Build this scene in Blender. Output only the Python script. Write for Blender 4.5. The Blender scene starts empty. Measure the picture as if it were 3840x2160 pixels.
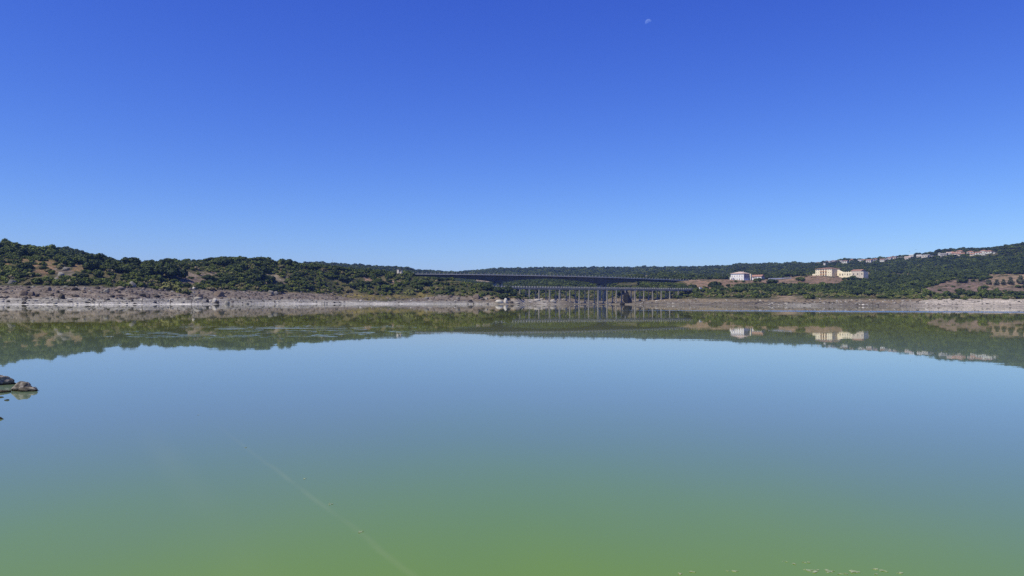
import bpy, math, random
import numpy as np
from mathutils import Vector, Matrix, Quaternion

# ------------------------------------------------------------------ camera, sky, sun, exposure
scene = bpy.context.scene
C = scene.collection
CAM_H = 2.2
FPX = 2900.0                     # focal length in pixels of the 3840 wide photograph
PITCH = math.atan(50.3 / FPX)
ROLL = 0.00457
cam_data = bpy.data.cameras.new("camera")
cam_data.sensor_width = 36.0
cam_data.lens = 36.0 * FPX / 3840.0
cam_data.clip_start = 0.1
cam_data.clip_end = 12000.0
cam = bpy.data.objects.new("camera", cam_data)
C.objects.link(cam)
CAM_R = (Matrix.Rotation(math.pi / 2 + PITCH, 3, 'X') @ Matrix.Rotation(ROLL, 3, 'Z'))
cam.matrix_world = Matrix.Translation((0, 0, CAM_H)) @ CAM_R.to_4x4()
scene.camera = cam

SUN_EL = math.radians(56)
SUN_AZ = math.radians(236)       # clockwise from +Y
sun_dir = Vector((math.sin(SUN_AZ) * math.cos(SUN_EL), math.cos(SUN_AZ) * math.cos(SUN_EL), math.sin(SUN_EL)))
world = bpy.data.worlds.new("World")
scene.world = world
world.use_nodes = True
nt = world.node_tree
nt.nodes.clear()
wo = nt.nodes.new('ShaderNodeOutputWorld')
bg = nt.nodes.new('ShaderNodeBackground')
sky = nt.nodes.new('ShaderNodeTexSky')
sky.sky_type = 'NISHITA'
sky.sun_disc = False
sky.sun_elevation = SUN_EL
sky.sun_rotation = SUN_AZ
sky.altitude = 200
sky.air_density = 1.0
sky.dust_density = 0.2
sky.ozone_density = 3.0
SKY = 0.12
sp_ = nt.nodes.new('ShaderNodeSeparateColor'); cb_ = nt.nodes.new('ShaderNodeCombineColor')
nt.links.new(sky.outputs[0], sp_.inputs[0])
for i_, (a_, g_) in enumerate(((.795, 1.545), (.890, 1.50), (1.15, .845))):      # deep clear-air blue
    p_ = nt.nodes.new('ShaderNodeMath'); p_.operation = 'POWER'; p_.inputs[1].default_value = g_
    k_ = nt.nodes.new('ShaderNodeMath'); k_.operation = 'MULTIPLY'; k_.inputs[1].default_value = a_ * SKY ** (g_ - 1)
    nt.links.new(sp_.outputs[i_], p_.inputs[0]); nt.links.new(p_.outputs[0], k_.inputs[0]); nt.links.new(k_.outputs[0], cb_.inputs[i_])
nt.links.new(cb_.outputs[0], bg.inputs['Color'])
bg.inputs['Strength'].default_value = SKY
nt.links.new(bg.outputs[0], wo.inputs['Surface'])

sun_data = bpy.data.lights.new("sun", 'SUN')
sun_data.energy = 5.0
sun_data.angle = math.radians(0.5)
sun_data.color = (1.0, 0.92, 0.72)
sun = bpy.data.objects.new("sun", sun_data)
C.objects.link(sun)
sun.rotation_mode = 'QUATERNION'
sun.rotation_quaternion = (-sun_dir).to_track_quat('-Z', 'Y')
sun.location = (-300, -300, 600)

scene.view_settings.view_transform = 'Standard'
scene.view_settings.look = 'None'
scene.view_settings.gamma = 1.0
scene.view_settings.exposure = 0.0
scene.cycles.use_denoising = False
scene.cycles.max_bounces = 6
scene.cycles.volume_bounces = 0
scene.cycles.transparent_max_bounces = 8
scene.cycles.sample_clamp_indirect = 4.0

random.seed(7)
RNG = np.random.default_rng(11)

# ------------------------------------------------------------------ projection helpers (3840 x 2160 pixels -> points at depth Y)
RM = np.array(CAM_R)


def at(px, py, Y):
    d = RM @ np.array([(px - 1920.0) / FPX, -(py - 1080.0) / FPX, -1.0])
    k = Y / d[1]
    return Vector((d[0] * k, Y, CAM_H + d[2] * k))


def project(X, Y, Z):
    P = np.stack([X, Y, Z - CAM_H], -1) @ RM
    w = -P[..., 2]
    return 1920 + FPX * P[..., 0] / w, 1080 - FPX * P[..., 1] / w


# ------------------------------------------------------------------ numpy noise
def _hash(ix, iy, seed):
    h = (ix.astype(np.int64) * 374761393 + iy.astype(np.int64) * 668265263 + seed * 974634777) & 0xFFFFFFFF
    h = ((h ^ (h >> 13)) * 1274126177) & 0xFFFFFFFF
    return ((h ^ (h >> 16)) & 0xFFFF) / 65535.0


def vnoise(x, y, seed=0):
    x = np.asarray(x, float); y = np.asarray(y, float)
    ix = np.floor(x); iy = np.floor(y)
    fx = x - ix; fy = y - iy
    fx = fx * fx * (3 - 2 * fx); fy = fy * fy * (3 - 2 * fy)
    a = _hash(ix, iy, seed); b = _hash(ix + 1, iy, seed)
    c = _hash(ix, iy + 1, seed); d = _hash(ix + 1, iy + 1, seed)
    return (a * (1 - fx) + b * fx) * (1 - fy) + (c * (1 - fx) + d * fx) * fy


def fbm(x, y, oct=4, seed=0):
    s = 0; a = 0.5; t = 0
    for k in range(oct):
        s = s + a * vnoise(x, y, seed + k * 17); t += a
        x = x * 2.03 + 11.3; y = y * 2.03 + 5.7; a *= 0.5
    return s / t - 0.5


# ------------------------------------------------------------------ mesh builder
class MB:
    def __init__(s):
        s.v = []; s.f = []

    def add(s, vs, fs):
        b = len(s.v)
        s.v += [tuple(p) for p in vs]
        s.f += [tuple(i + b for i in f) for f in fs]
        return s

    def box(s, c, size, rz=0.0, taper=1.0):
        cx, cy, cz = c; sx, sy, sz = [k / 2 for k in size]
        ca, sa = math.cos(rz), math.sin(rz)
        vs = []
        for dz in (-1, 1):
            t = taper if dz > 0 else 1.0
            for dx, dy in ((-1, -1), (1, -1), (1, 1), (-1, 1)):
                x, y = dx * sx * t, dy * sy * t
                vs.append((cx + x * ca - y * sa, cy + x * sa + y * ca, cz + dz * sz))
        return s.add(vs, [(3, 2, 1, 0), (4, 5, 6, 7), (0, 1, 5, 4), (1, 2, 6, 5), (2, 3, 7, 6), (3, 0, 4, 7)])

    def beam(s, a, b, w, h=None, up=(0, 0, 1)):
        a = Vector(a); b = Vector(b); h = h or w
        d = (b - a).normalized(); u = Vector(up)
        if abs(d.dot(u)) > 0.98: u = Vector((0, 1, 0))
        r = d.cross(u).normalized(); u = r.cross(d).normalized()
        vs = []
        for p in (a, b):
            for i, j in ((-1, -1), (1, -1), (1, 1), (-1, 1)):
                vs.append(p + r * (i * w / 2) + u * (j * h / 2))
        return s.add(vs, [(3, 2, 1, 0), (4, 5, 6, 7), (0, 1, 5, 4), (1, 2, 6, 5), (2, 3, 7, 6), (3, 0, 4, 7)])

    def tube(s, pts, rad, n=6):
        pts = [Vector(p) for p in pts]
        if not hasattr(rad, '__len__'): rad = [rad] * len(pts)
        rings = []
        for i, p in enumerate(pts):
            d = (pts[min(i + 1, len(pts) - 1)] - pts[max(i - 1, 0)]).normalized()
            u = Vector((0, 0, 1)) if abs(d.z) < 0.9 else Vector((1, 0, 0))
            r = d.cross(u).normalized(); u = r.cross(d)
            rings.append([p + (r * math.cos(2 * math.pi * k / n) + u * math.sin(2 * math.pi * k / n)) * rad[i] for k in range(n)])
        vs = [q for R in rings for q in R]
        fs = []
        for i in range(len(pts) - 1):
            for k in range(n):
                a = i * n + k; b = i * n + (k + 1) % n
                fs.append((a, b, b + n, a + n))
        fs.append(tuple(range(n))[::-1]); fs.append(tuple(range(len(vs) - n, len(vs))))
        return s.add(vs, fs)

    def extrude(s, profile, path_a, path_b):
        """profile loops: two lists of equal length, a prism between loop a and loop b"""
        n = len(path_a)
        fs = [tuple(range(n))[::-1], tuple(range(n, 2 * n))]
        for k in range(n):
            fs.append((k, (k + 1) % n, n + (k + 1) % n, n + k))
        return s.add(list(path_a) + list(path_b), fs)

    def build(s, name, mat, parent=None, smooth=False):
        me = bpy.data.meshes.new(name)
        me.from_pydata(s.v, [], s.f)
        me.update()
        if mat: me.materials.append(mat)
        if smooth:
            me.polygons.foreach_set('use_smooth', [True] * len(me.polygons))
        o = bpy.data.objects.new(name, me)
        C.objects.link(o)
        if parent: o.parent = parent
        return o


def np_mesh(name, V, F, mat, smooth=False):
    """V (n,3) array, F (m,k) array -> mesh"""
    me = bpy.data.meshes.new(name)
    me.vertices.add(len(V)); me.vertices.foreach_set('co', np.asarray(V, np.float32).ravel())
    k = F.shape[1]
    me.loops.add(F.size); me.loops.foreach_set('vertex_index', F.astype(np.int32).ravel())
    me.polygons.add(len(F))
    me.polygons.foreach_set('loop_start', np.arange(0, F.size, k, dtype=np.int32))
    if smooth: me.polygons.foreach_set('use_smooth', np.ones(len(F), bool))
    me.update(calc_edges=True)
    if mat: me.materials.append(mat)
    return me


def link(name, me, parent=None):
    o = bpy.data.objects.new(name, me); C.objects.link(o)
    if parent: o.parent = parent
    return o


def tag(o, label=None, cat=None, group=None, kind=None):
    if label: o['label'] = label
    if cat: o['category'] = cat
    if group: o['group'] = group
    if kind: o['kind'] = kind
    return o


def empty(name, loc=(0, 0, 0), rz=0.0):
    o = bpy.data.objects.new(name, None); C.objects.link(o)
    o.empty_display_size = 1.0
    o.location = loc; o.rotation_euler = (0, 0, rz)
    return o


# ------------------------------------------------------------------ materials
def new_mat(name):
    m = bpy.data.materials.new(name); m.use_nodes = True
    n = m.node_tree.nodes
    return m, n, m.node_tree.links, n['Principled BSDF']


def set_in(b, **kw):
    for k, v in kw.items():
        b.inputs[k.replace('_', ' ')].default_value = v


def noisy(name, c1, c2, scale=1.0, rough=0.9, detail=6, c3=None, bump=0.0, bscale=None, coord='Object', stretch=None, spec=0.2):
    m, n, l, b = new_mat(name)
    tc = n.new('ShaderNodeTexCoord')
    src = tc.outputs[coord]
    if stretch:
        mp = n.new('ShaderNodeMapping'); mp.inputs['Scale'].default_value = stretch
        l.new(src, mp.inputs['Vector']); src = mp.outputs[0]
    t = n.new('ShaderNodeTexNoise'); t.inputs['Scale'].default_value = scale; t.inputs['Detail'].default_value = detail
    t.inputs['Roughness'].default_value = 0.65
    l.new(src, t.inputs['Vector'])
    r = n.new('ShaderNodeValToRGB')
    r.color_ramp.elements[0].position = 0.33; r.color_ramp.elements[1].position = 0.67
    r.color_ramp.elements[0].color = (*c1, 1); r.color_ramp.elements[1].color = (*c2, 1)
    if c3:
        e = r.color_ramp.elements.new(0.5); e.color = (*c3, 1)
    l.new(t.outputs['Fac'], r.inputs['Fac']); l.new(r.outputs[0], b.inputs['Base Color'])
    set_in(b, Roughness=rough)
    b.inputs['Specular IOR Level'].default_value = spec
    if bump:
        t2 = n.new('ShaderNodeTexNoise'); t2.inputs['Scale'].default_value = bscale or scale * 3; t2.inputs['Detail'].default_value = 5
        l.new(src, t2.inputs['Vector'])
        bp = n.new('ShaderNodeBump'); bp.inputs['Strength'].default_value = bump; bp.inputs['Distance'].default_value = 1.0
        l.new(t2.outputs['Fac'], bp.inputs['Height']); l.new(bp.outputs[0], b.inputs['Normal'])
    return m


M = {}
M['concrete'] = noisy('concrete', (.17, .165, .155), (.27, .26, .24), .25, stretch=(1, 1, .25))
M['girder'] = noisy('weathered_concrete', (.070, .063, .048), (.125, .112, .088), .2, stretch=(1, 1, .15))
M['column'] = noisy('column_concrete', (.27, .25, .205), (.36, .335, .28), .5, stretch=(1, 1, .3))
M['rail'] = noisy('railing_concrete', (.46, .43, .37), (.60, .56, .49), .8)
M['metal'] = noisy('grey_metal', (.2, .2, .2), (.28, .28, .28), 2.0, rough=.5)
M['white_plaster'] = noisy('white_plaster', (.74, .73, .70), (.82, .81, .79), .5)
M['white_wash'] = noisy('old_whitewash', (.58, .56, .49), (.72, .70, .62), .5)
M['mauve_plaster'] = noisy('dull_plaster', (.34, .29, .28), (.46, .40, .38), .4)
M['yellow_plaster'] = noisy('cream_plaster', (.78, .69, .48), (.86, .78, .58), .4)
M['shaded_cream_plaster'] = noisy('shaded_cream_plaster', (.66, .51, .30), (.74, .60, .38), .4)  # cream made duller, shade of the side wall painted in
M['pink_plaster'] = noisy('pinkish_plaster', (.56, .48, .38), (.64, .56, .46), .4)
M['beige_plaster'] = noisy('beige_plaster', (.50, .45, .38), (.62, .57, .50), .4)
M['grey_plaster'] = noisy('grey_plaster', (.30, .29, .28), (.40, .38, .36), .4)
M['pale_tile'] = noisy('pale_roof_tile', (.46, .35, .29), (.58, .46, .39), .9)
M['red_tile'] = noisy('red_roof_tile', (.27, .15, .105), (.40, .235, .165), .6)
M['brown_tile'] = noisy('brown_roof_tile', (.17, .11, .09), (.27, .18, .14), .6)
M['grey_tile'] = noisy('grey_roof', (.20, .19, .18), (.30, .28, .26), .6)
M['dark_glass'] = noisy('dark_glass', (.02, .02, .025), (.05, .05, .055), 2.0, rough=.25, spec=.5)
M['frame'] = noisy('window_frame', (.25, .22, .19), (.34, .31, .28), 2.0)
M['shutter'] = noisy('brown_shutter', (.20, .10, .055), (.29, .16, .10), 2.0)
M['terracotta'] = noisy('terracotta_render', (.40, .22, .12), (.50, .29, .17), 1.0)
M['stick'] = noisy('dead_wood', (.07, .055, .045), (.14, .115, .095), 3.0)
M['bark'] = noisy('bark', (.05, .04, .03), (.11, .09, .07), 3.0)
M['bird'] = noisy('bird_feathers', (.03, .03, .03), (.07, .065, .06), 5.0)


def rock_mat(name, c1, c2, c3, scale=.6, low=None):
    """boulder stone: mottled colour, lichen specks, bump; LOW = stain colour near the water line"""
    m, n, l, b = new_mat(name)
    tc = n.new('ShaderNodeTexCoord'); oi = n.new('ShaderNodeObjectInfo')
    add = n.new('ShaderNodeVectorMath'); add.operation = 'ADD'
    l.new(tc.outputs['Object'], add.inputs[0]); l.new(oi.outputs['Location'], add.inputs[1])
    t = n.new('ShaderNodeTexNoise'); t.inputs['Scale'].default_value = scale; t.inputs['Detail'].default_value = 8; t.inputs['Roughness'].default_value = .7
    l.new(add.outputs[0], t.inputs['Vector'])
    r = n.new('ShaderNodeValToRGB'); els = r.color_ramp.elements
    els[0].position = .3; els[0].color = (*c1, 1); els[1].position = .72; els[1].color = (*c3, 1)
    e = els.new(.5); e.color = (*c2, 1)
    l.new(t.outputs['Fac'], r.inputs['Fac'])
    br = n.new('ShaderNodeHueSaturation')
    mr = n.new('ShaderNodeMapRange'); mr.inputs['To Min'].default_value = .65; mr.inputs['To Max'].default_value = 1.25
    l.new(oi.outputs['Random'], mr.inputs['Value']); l.new(mr.outputs[0], br.inputs['Value'])
    l.new(r.outputs[0], br.inputs['Color'])
    col = br.outputs[0]
    if low:
        geo = n.new('ShaderNodeNewGeometry'); sx = n.new('ShaderNodeSeparateXYZ'); l.new(geo.outputs['Position'], sx.inputs[0])
        m2 = n.new('ShaderNodeMapRange'); m2.inputs['From Min'].default_value = low[1]; m2.inputs['From Max'].default_value = low[2]
        l.new(sx.outputs['Z'], m2.inputs['Value'])
        mix = n.new('ShaderNodeMix'); mix.data_type = 'RGBA'
        mix.inputs['A'].default_value = (*low[0], 1); l.new(m2.outputs[0], mix.inputs['Factor']); l.new(col, mix.inputs['B'])
        col = mix.outputs['Result']
    l.new(col, b.inputs['Base Color'])
    set_in(b, Roughness=.92); b.inputs['Specular IOR Level'].default_value = .15
    bp = n.new('ShaderNodeBump'); bp.inputs['Strength'].default_value = .7; bp.inputs['Distance'].default_value = .12 / max(scale, .3)
    t2 = n.new('ShaderNodeTexNoise'); t2.inputs['Scale'].default_value = scale * 4; t2.inputs['Detail'].default_value = 6
    l.new(add.outputs[0], t2.inputs['Vector']); l.new(t2.outputs['Fac'], bp.inputs['Height']); l.new(bp.outputs[0], b.inputs['Normal'])
    return m


M['rock_pink'] = rock_mat('pinkish_stone', (.07, .055, .042), (.15, .118, .09), (.25, .21, .165))
M['rock_grey'] = rock_mat('grey_stone', (.10, .095, .08), (.20, .19, .16), (.36, .34, .29))
M['rock_dark'] = rock_mat('dark_stone', (.018, .016, .014), (.045, .040, .033), (.10, .088, .07))
M['rock_white'] = rock_mat('chalky_stone', (.26, .24, .20), (.38, .355, .305), (.50, .47, .41))
M['rock_shadow'] = rock_mat('shaded_rock_face', (.010, .010, .010), (.022, .021, .02), (.05, .047, .04), .25)  # near-black colour carries the deep shadow on the right bank
M['rock_near'] = rock_mat('mossy_shore_stone', (.030, .027, .022), (.150, .134, .108), (.46, .42, .35), scale=8.0, low=((.018, .017, .010), .02, .07))


def leaf_mat(name, dark, light, dry):
    """foliage whose tint follows the plant's own 'tint' property (0..1) with leaf clumps mottled by noise"""
    m, n, l, b = new_mat(name)
    at_ = n.new('ShaderNodeAttribute'); at_.attribute_type = 'INSTANCER'; at_.attribute_name = 'tint'
    r = n.new('ShaderNodeValToRGB'); els = r.color_ramp.elements
    els[0].position = 0.0; els[0].color = (*dark, 1); els[1].position = 1.0; els[1].color = (*dry, 1)
    e = els.new(.6); e.color = (*light, 1)
    l.new(at_.outputs['Fac'], r.inputs['Fac'])
    geo = n.new('ShaderNodeNewGeometry')
    t = n.new('ShaderNodeTexNoise'); t.inputs['Scale'].default_value = .55; t.inputs['Detail'].default_value = 3
    l.new(geo.outputs['Position'], t.inputs['Vector'])
    mr = n.new('ShaderNodeMapRange'); mr.inputs['From Min'].default_value = .3; mr.inputs['From Max'].default_value = .7
    mr.inputs['To Min'].default_value = .62; mr.inputs['To Max'].default_value = 1.4
    l.new(t.outputs['Fac'], mr.inputs['Value'])
    hs_ = n.new('ShaderNodeHueSaturation'); l.new(r.outputs[0], hs_.inputs['Color']); l.new(mr.outputs[0], hs_.inputs['Value'])
    l.new(hs_.outputs[0], b.inputs['Base Color'])
    set_in(b, Roughness=.75); b.inputs['Specular IOR Level'].default_value = .2
    return m


M['oak_leaf'] = leaf_mat('oak_foliage', (.032, .048, .011), (.094, .124, .022), (.150, .160, .040))
M['shrub_leaf'] = leaf_mat('shrub_foliage', (.054, .080, .015), (.138, .166, .028), (.22, .18, .095))
M['olive_leaf'] = leaf_mat('olive_foliage', (.075, .080, .042), (.10, .105, .06), (.13, .13, .08))

# ------------------------------------------------------------------ terrain: columns of (depth, pixel height of the ground)
COLS = [
    (-900, [(300, None), (340, 1066), (430, 985), (520, 935), (640, 950), (1000, 960)]),
    (0,    [(318, None), (322, 1136), (335, 1120), (345, 1093), (372, 1066), (430, 978), (520, 926), (640, 935), (1000, 960)]),
    (180,  [(322, None), (326, 1136), (339, 1120), (349, 1093), (376, 1068), (432, 985), (520, 950), (620, 955), (800, 945), (900, 950)]),
    (260,  [(326, None), (330, 1136), (343, 1120), (353, 1094), (380, 1070), (425, 998), (475, 985), (600, 975), (800, 942), (900, 946)]),
    (360,  [(332, None), (337, 1136), (350, 1120), (360, 1095), (388, 1072), (430, 1008), (475, 986), (600, 980), (800, 965), (900, 970)]),
    (480,  [(345, None), (350, 1136), (364, 1122), (374, 1098), (400, 1078), (440, 1025), (485, 998), (640, 1000), (1000, 1010)]),
    (640,  [(385, None), (390, 1135), (402, 1123), (412, 1106), (436, 1086), (470, 1035), (515, 989), (680, 1000), (1000, 1010)]),
    (870,  [(430, None), (435, 1134), (448, 1124), (458, 1108), (480, 1090), (510, 1040), (555, 977), (700, 985), (1000, 1000)]),
    (1050, [(475, None), (480, 1134), (492, 1125), (502, 1110), (522, 1094), (545, 1045), (580, 992), (720, 1000), (1000, 1010), (1500, 1000)]),
    (1180, [(505, None), (510, 1134), (520, 1126), (532, 1114), (548, 1102), (568, 1050), (596, 1004), (740, 1020), (1000, 1020), (1500, 991), (1800, 1000)]),
    (1300, [(525, None), (530, 1134), (540, 1126), (556, 1117), (576, 1104), (590, 1060), (612, 1016), (760, 1030), (1000, 1030), (1500, 996), (1800, 1010)]),
    (1420, [(540, None), (545, 1133), (554, 1126), (572, 1118), (590, 1104), (602, 1065), (622, 1026), (760, 1040), (1000, 1040), (1500, 1003), (1800, 1020)]),
    (1500, [(552, None), (557, 1133), (566, 1126), (582, 1118), (598, 1103), (610, 1068), (632, 1029), (690, 1031), (1000, 1050), (1500, 1007), (1800, 1020)]),
    (1600, [(566, None), (571, 1133), (580, 1126), (594, 1118), (606, 1104), (618, 1076), (640, 1044), (690, 1044), (800, 1058), (1000, 1060), (1700, 1024), (2000, 1020)]),
    (1700, [(572, None), (577, 1133), (585, 1126), (594, 1118), (603, 1106), (614, 1080), (632, 1054), (674, 1062), (800, 1072), (1100, 1062), (1700, 1030), (2200, 1025)]),
    (1780, [(578, None), (582, 1133), (588, 1126), (596, 1118), (603, 1108), (613, 1085), (630, 1068), (666, 1080), (800, 1080), (1100, 1066), (1700, 1032), (2200, 1018)]),
    (1860, [(584, None), (588, 1133), (593, 1126), (600, 1118), (606, 1108), (614, 1094), (624, 1082), (652, 1096), (780, 1090), (1100, 1070), (1700, 1034), (2200, 1013)]),
    (1930, [(590, None), (594, 1134), (599, 1127), (606, 1118), (612, 1106), (622, 1098), (632, 1104), (650, 1122), (720, 1120), (800, 1090), (1100, 1066), (1700, 1034), (2200, 1010)]),
    (1970, [(610, None), (615, 1135), (622, 1126), (632, 1121), (645, 1120), (660, 1126), (690, 1134), (725, 1118), (800, 1090), (1100, 1062), (1700, 1034), (2200, 1009)]),
    (2040, [(616, None), (621, 1138), (630, 1131), (640, 1126), (652, 1126), (665, 1136), (690, 1134), (730, 1114), (800, 1090), (1100, 1058), (1700, 1034), (2200, 1008)]),
    (2100, [(634, None), (640, 1137), (655, 1130), (670, 1124), (690, 1122), (720, 1116), (800, 1094), (1100, 1056), (1700, 1034), (2200, 1008)]),
    (2180, [(665, None), (675, 1138), (710, 1132), (760, 1127), (810, 1116), (900, 1088), (1000, 1064), (1300, 1046), (1700, 1034), (2200, 1007)]),
    (2270, [(680, None), (690, 1138), (740, 1133), (810, 1128), (850, 1104), (920, 1072), (1100, 1058), (1700, 1034), (2200, 1007)]),
    (2330, [(672, None), (682, 1137), (715, 1131), (750, 1122), (785, 1096), (840, 1072), (900, 1060), (1000, 1050), (1200, 1044), (1700, 1034), (2200, 1007)]),
    (2420, [(660, None), (668, 1138), (692, 1132), (716, 1124), (740, 1106), (790, 1076), (850, 1060), (920, 1054), (1100, 1036), (1400, 1036), (2200, 1006)]),
    (2500, [(648, None), (656, 1141), (684, 1133), (712, 1126), (732, 1112), (765, 1088), (820, 1064), (870, 1054), (1050, 1032), (1400, 1034), (2200, 1006)]),
    (2570, [(634, None), (644, 1143), (674, 1134), (706, 1124), (728, 1108), (745, 1088), (790, 1070), (850, 1052), (900, 1050), (1050, 1038), (1400, 1034), (2200, 1005)]),
    (2630, [(622, None), (632, 1144), (660, 1134), (695, 1120), (728, 1090), (760, 1076), (840, 1055), (865, 1050), (1000, 1048), (1400, 1032), (2200, 1004)]),
    (2700, [(606, None), (616, 1145), (640, 1132), (662, 1118), (700, 1098), (760, 1078), (830, 1056), (850, 1050), (1000, 1046), (1400, 1030), (2200, 1001)]),
    (2780, [(594, None), (604, 1147), (632, 1132), (660, 1119), (700, 1098), (780, 1076), (850, 1062), (880, 1053.5), (920, 1053), (1050, 1045), (1400, 1022), (2000, 993)]),
    (2880, [(572, None), (582, 1148), (615, 1132), (650, 1118), (700, 1096), (790, 1070), (860, 1056), (900, 1048), (940, 1046), (1050, 1040), (1400, 1018), (2000, 993)]),
    (3000, [(552, None), (562, 1149), (600, 1132), (635, 1114), (690, 1098), (800, 1066), (880, 1050), (930, 1038), (970, 1036), (1050, 1034), (1400, 1012), (1900, 990)]),
    (3100, [(540, None), (550, 1150), (595, 1134), (645, 1120), (690, 1104), (800, 1072), (890, 1052), (945, 1038), (1000, 1035), (1060, 1034), (1400, 1006), (1700, 987)]),
    (3200, [(534, None), (544, 1150), (590, 1134), (645, 1121), (690, 1108), (800, 1082), (900, 1060), (965, 1042), (1020, 1034), (1200, 1018), (1500, 988), (1580, 980), (1700, 980)]),
    (3320, [(548, None), (558, 1150), (598, 1135), (645, 1122), (690, 1108), (800, 1086), (900, 1062), (980, 1042), (1200, 1014), (1480, 982), (1560, 975), (1700, 975)]),
    (3440, [(575, None), (585, 1149), (612, 1136), (645, 1124), (690, 1102), (780, 1078), (900, 1052), (980, 1036), (1200, 1004), (1440, 970), (1520, 963), (1700, 963)]),
    (3550, [(592, None), (600, 1149), (622, 1136), (648, 1122), (690, 1102), (740, 1080), (790, 1056), (850, 1050), (980, 1030), (1150, 996), (1340, 957), (1460, 941), (1600, 945)]),
    (3680, [(602, None), (610, 1149), (630, 1136), (654, 1124), (700, 1102), (750, 1076), (800, 1054), (850, 1048), (960, 1024), (1100, 990), (1240, 953), (1380, 935), (1500, 938)]),
    (3840, [(612, None), (620, 1149), (640, 1135), (662, 1124), (710, 1098), (750, 1080), (800, 1060), (850, 1040), (930, 1020), (1060, 980), (1200, 918), (1350, 920)]),
    (4700, [(600, None), (660, 1115), (850, 1050), (1000, 960), (1200, 900), (1350, 905)]),
]
YG = np.concatenate([np.array([4., 60., 150., 220.]), np.arange(280, 740, 1.9), np.arange(740, 1120, 5), np.arange(1120, 2400, 22), np.array([2450, 2600, 2900, 3400, 4200.])])
XG = np.concatenate([np.arange(-900, -60, 20), np.arange(-60, 3900, 4.5), np.arange(3900, 4701, 20)])


def col_profile(px, pts):
    ys, zs = [], []
    s = pts[0][0]
    ys += [0, s - 90, s - 20, s]; zs += [-4, -4, -1.2, -0.05]
    for Y, py in pts[1:]:
        ys.append(Y); zs.append(max(at(px, py, Y).z, .12))
    ys += [pts[-1][0] + 500, 6000]; zs += [zs[-1] * .8, zs[-1] * .3]
    return np.interp(YG, ys, zs)


_cx = np.array([c[0] for c in COLS], float)
_cz = np.stack([col_profile(c[0], c[1]) for c in COLS])      # (cols, Y)
# smooth interpolation across the columns
_i = np.clip(np.searchsorted(_cx, XG, side='right') - 1, 0, len(_cx) - 2)
_t = (XG - _cx[_i]) / (_cx[_i + 1] - _cx[_i])
_t = _t * .5 + .5 * _t * _t * (3 - 2 * _t)
HZ = _cz[_i] * (1 - _t)[:, None] + _cz[_i + 1] * _t[:, None]  # (X, Y)
TX = (XG - 1920.0) / FPX
GX = TX[:, None] * YG[None, :]
GY = np.broadcast_to(YG[None, :], GX.shape)
# relief: gullies and ledges on dry land, gentle strata steps on the drawdown beach
land = np.clip(HZ / 3.0, 0, 1)
HZ = HZ + land * (fbm(GX / 42, GY / 42, 4, 3) * np.clip(HZ * .16, .3, 5.0) + fbm(GX / 9, GY / 9, 4, 9) * np.clip(.25 + HZ * .04, 0, 1.1))
beach = np.clip(1 - np.abs(HZ - 2.4) / 3.0, 0, 1)
HZ = HZ + beach * (fbm(GX / 4.2, GY / 3.2, 4, 31) * 1.5)
step = np.round(HZ / .42) * .42
HZ = np.where((HZ > .1) & (HZ < 3.2), HZ * .45 + step * .55 + .03, HZ)


_px = np.broadcast_to(XG[:, None], GX.shape)
spur = np.clip((_px - 2262) / 70, 0, 1) * np.clip((2352 - _px) / 9, 0, 1) * np.clip((GY - 742) / 9, 0, 1) * np.clip((850 - GY) / 60, 0, 1)
HZ = np.maximum(HZ, np.where(spur > 0, 12.5 * spur + .5 * HZ, HZ))


def ground_z(X, Y):
    X = np.asarray(X, float); Y = np.asarray(Y, float)
    px = 1920 + FPX * X / Y
    i = np.clip(np.searchsorted(XG, px) - 1, 0, len(XG) - 2); j = np.clip(np.searchsorted(YG, Y) - 1, 0, len(YG) - 2)
    u = np.clip((px - XG[i]) / (XG[i + 1] - XG[i]), 0, 1); v = np.clip((Y - YG[j]) / (YG[j + 1] - YG[j]), 0, 1)
    return (HZ[i, j] * (1 - u) + HZ[i + 1, j] * u) * (1 - v) + (HZ[i, j + 1] * (1 - u) + HZ[i + 1, j + 1] * u) * v


def inside(px, py, poly):
    r = np.zeros(np.shape(px), bool)
    n = len(poly)
    for k in range(n):
        x1, y1 = poly[k]; x2, y2 = poly[(k + 1) % n]
        c = ((y1 > py) != (y2 > py)) & (px < (x2 - x1) * (py - y1) / (y2 - y1 + 1e-9) + x1)
        r ^= c
    return r


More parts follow.
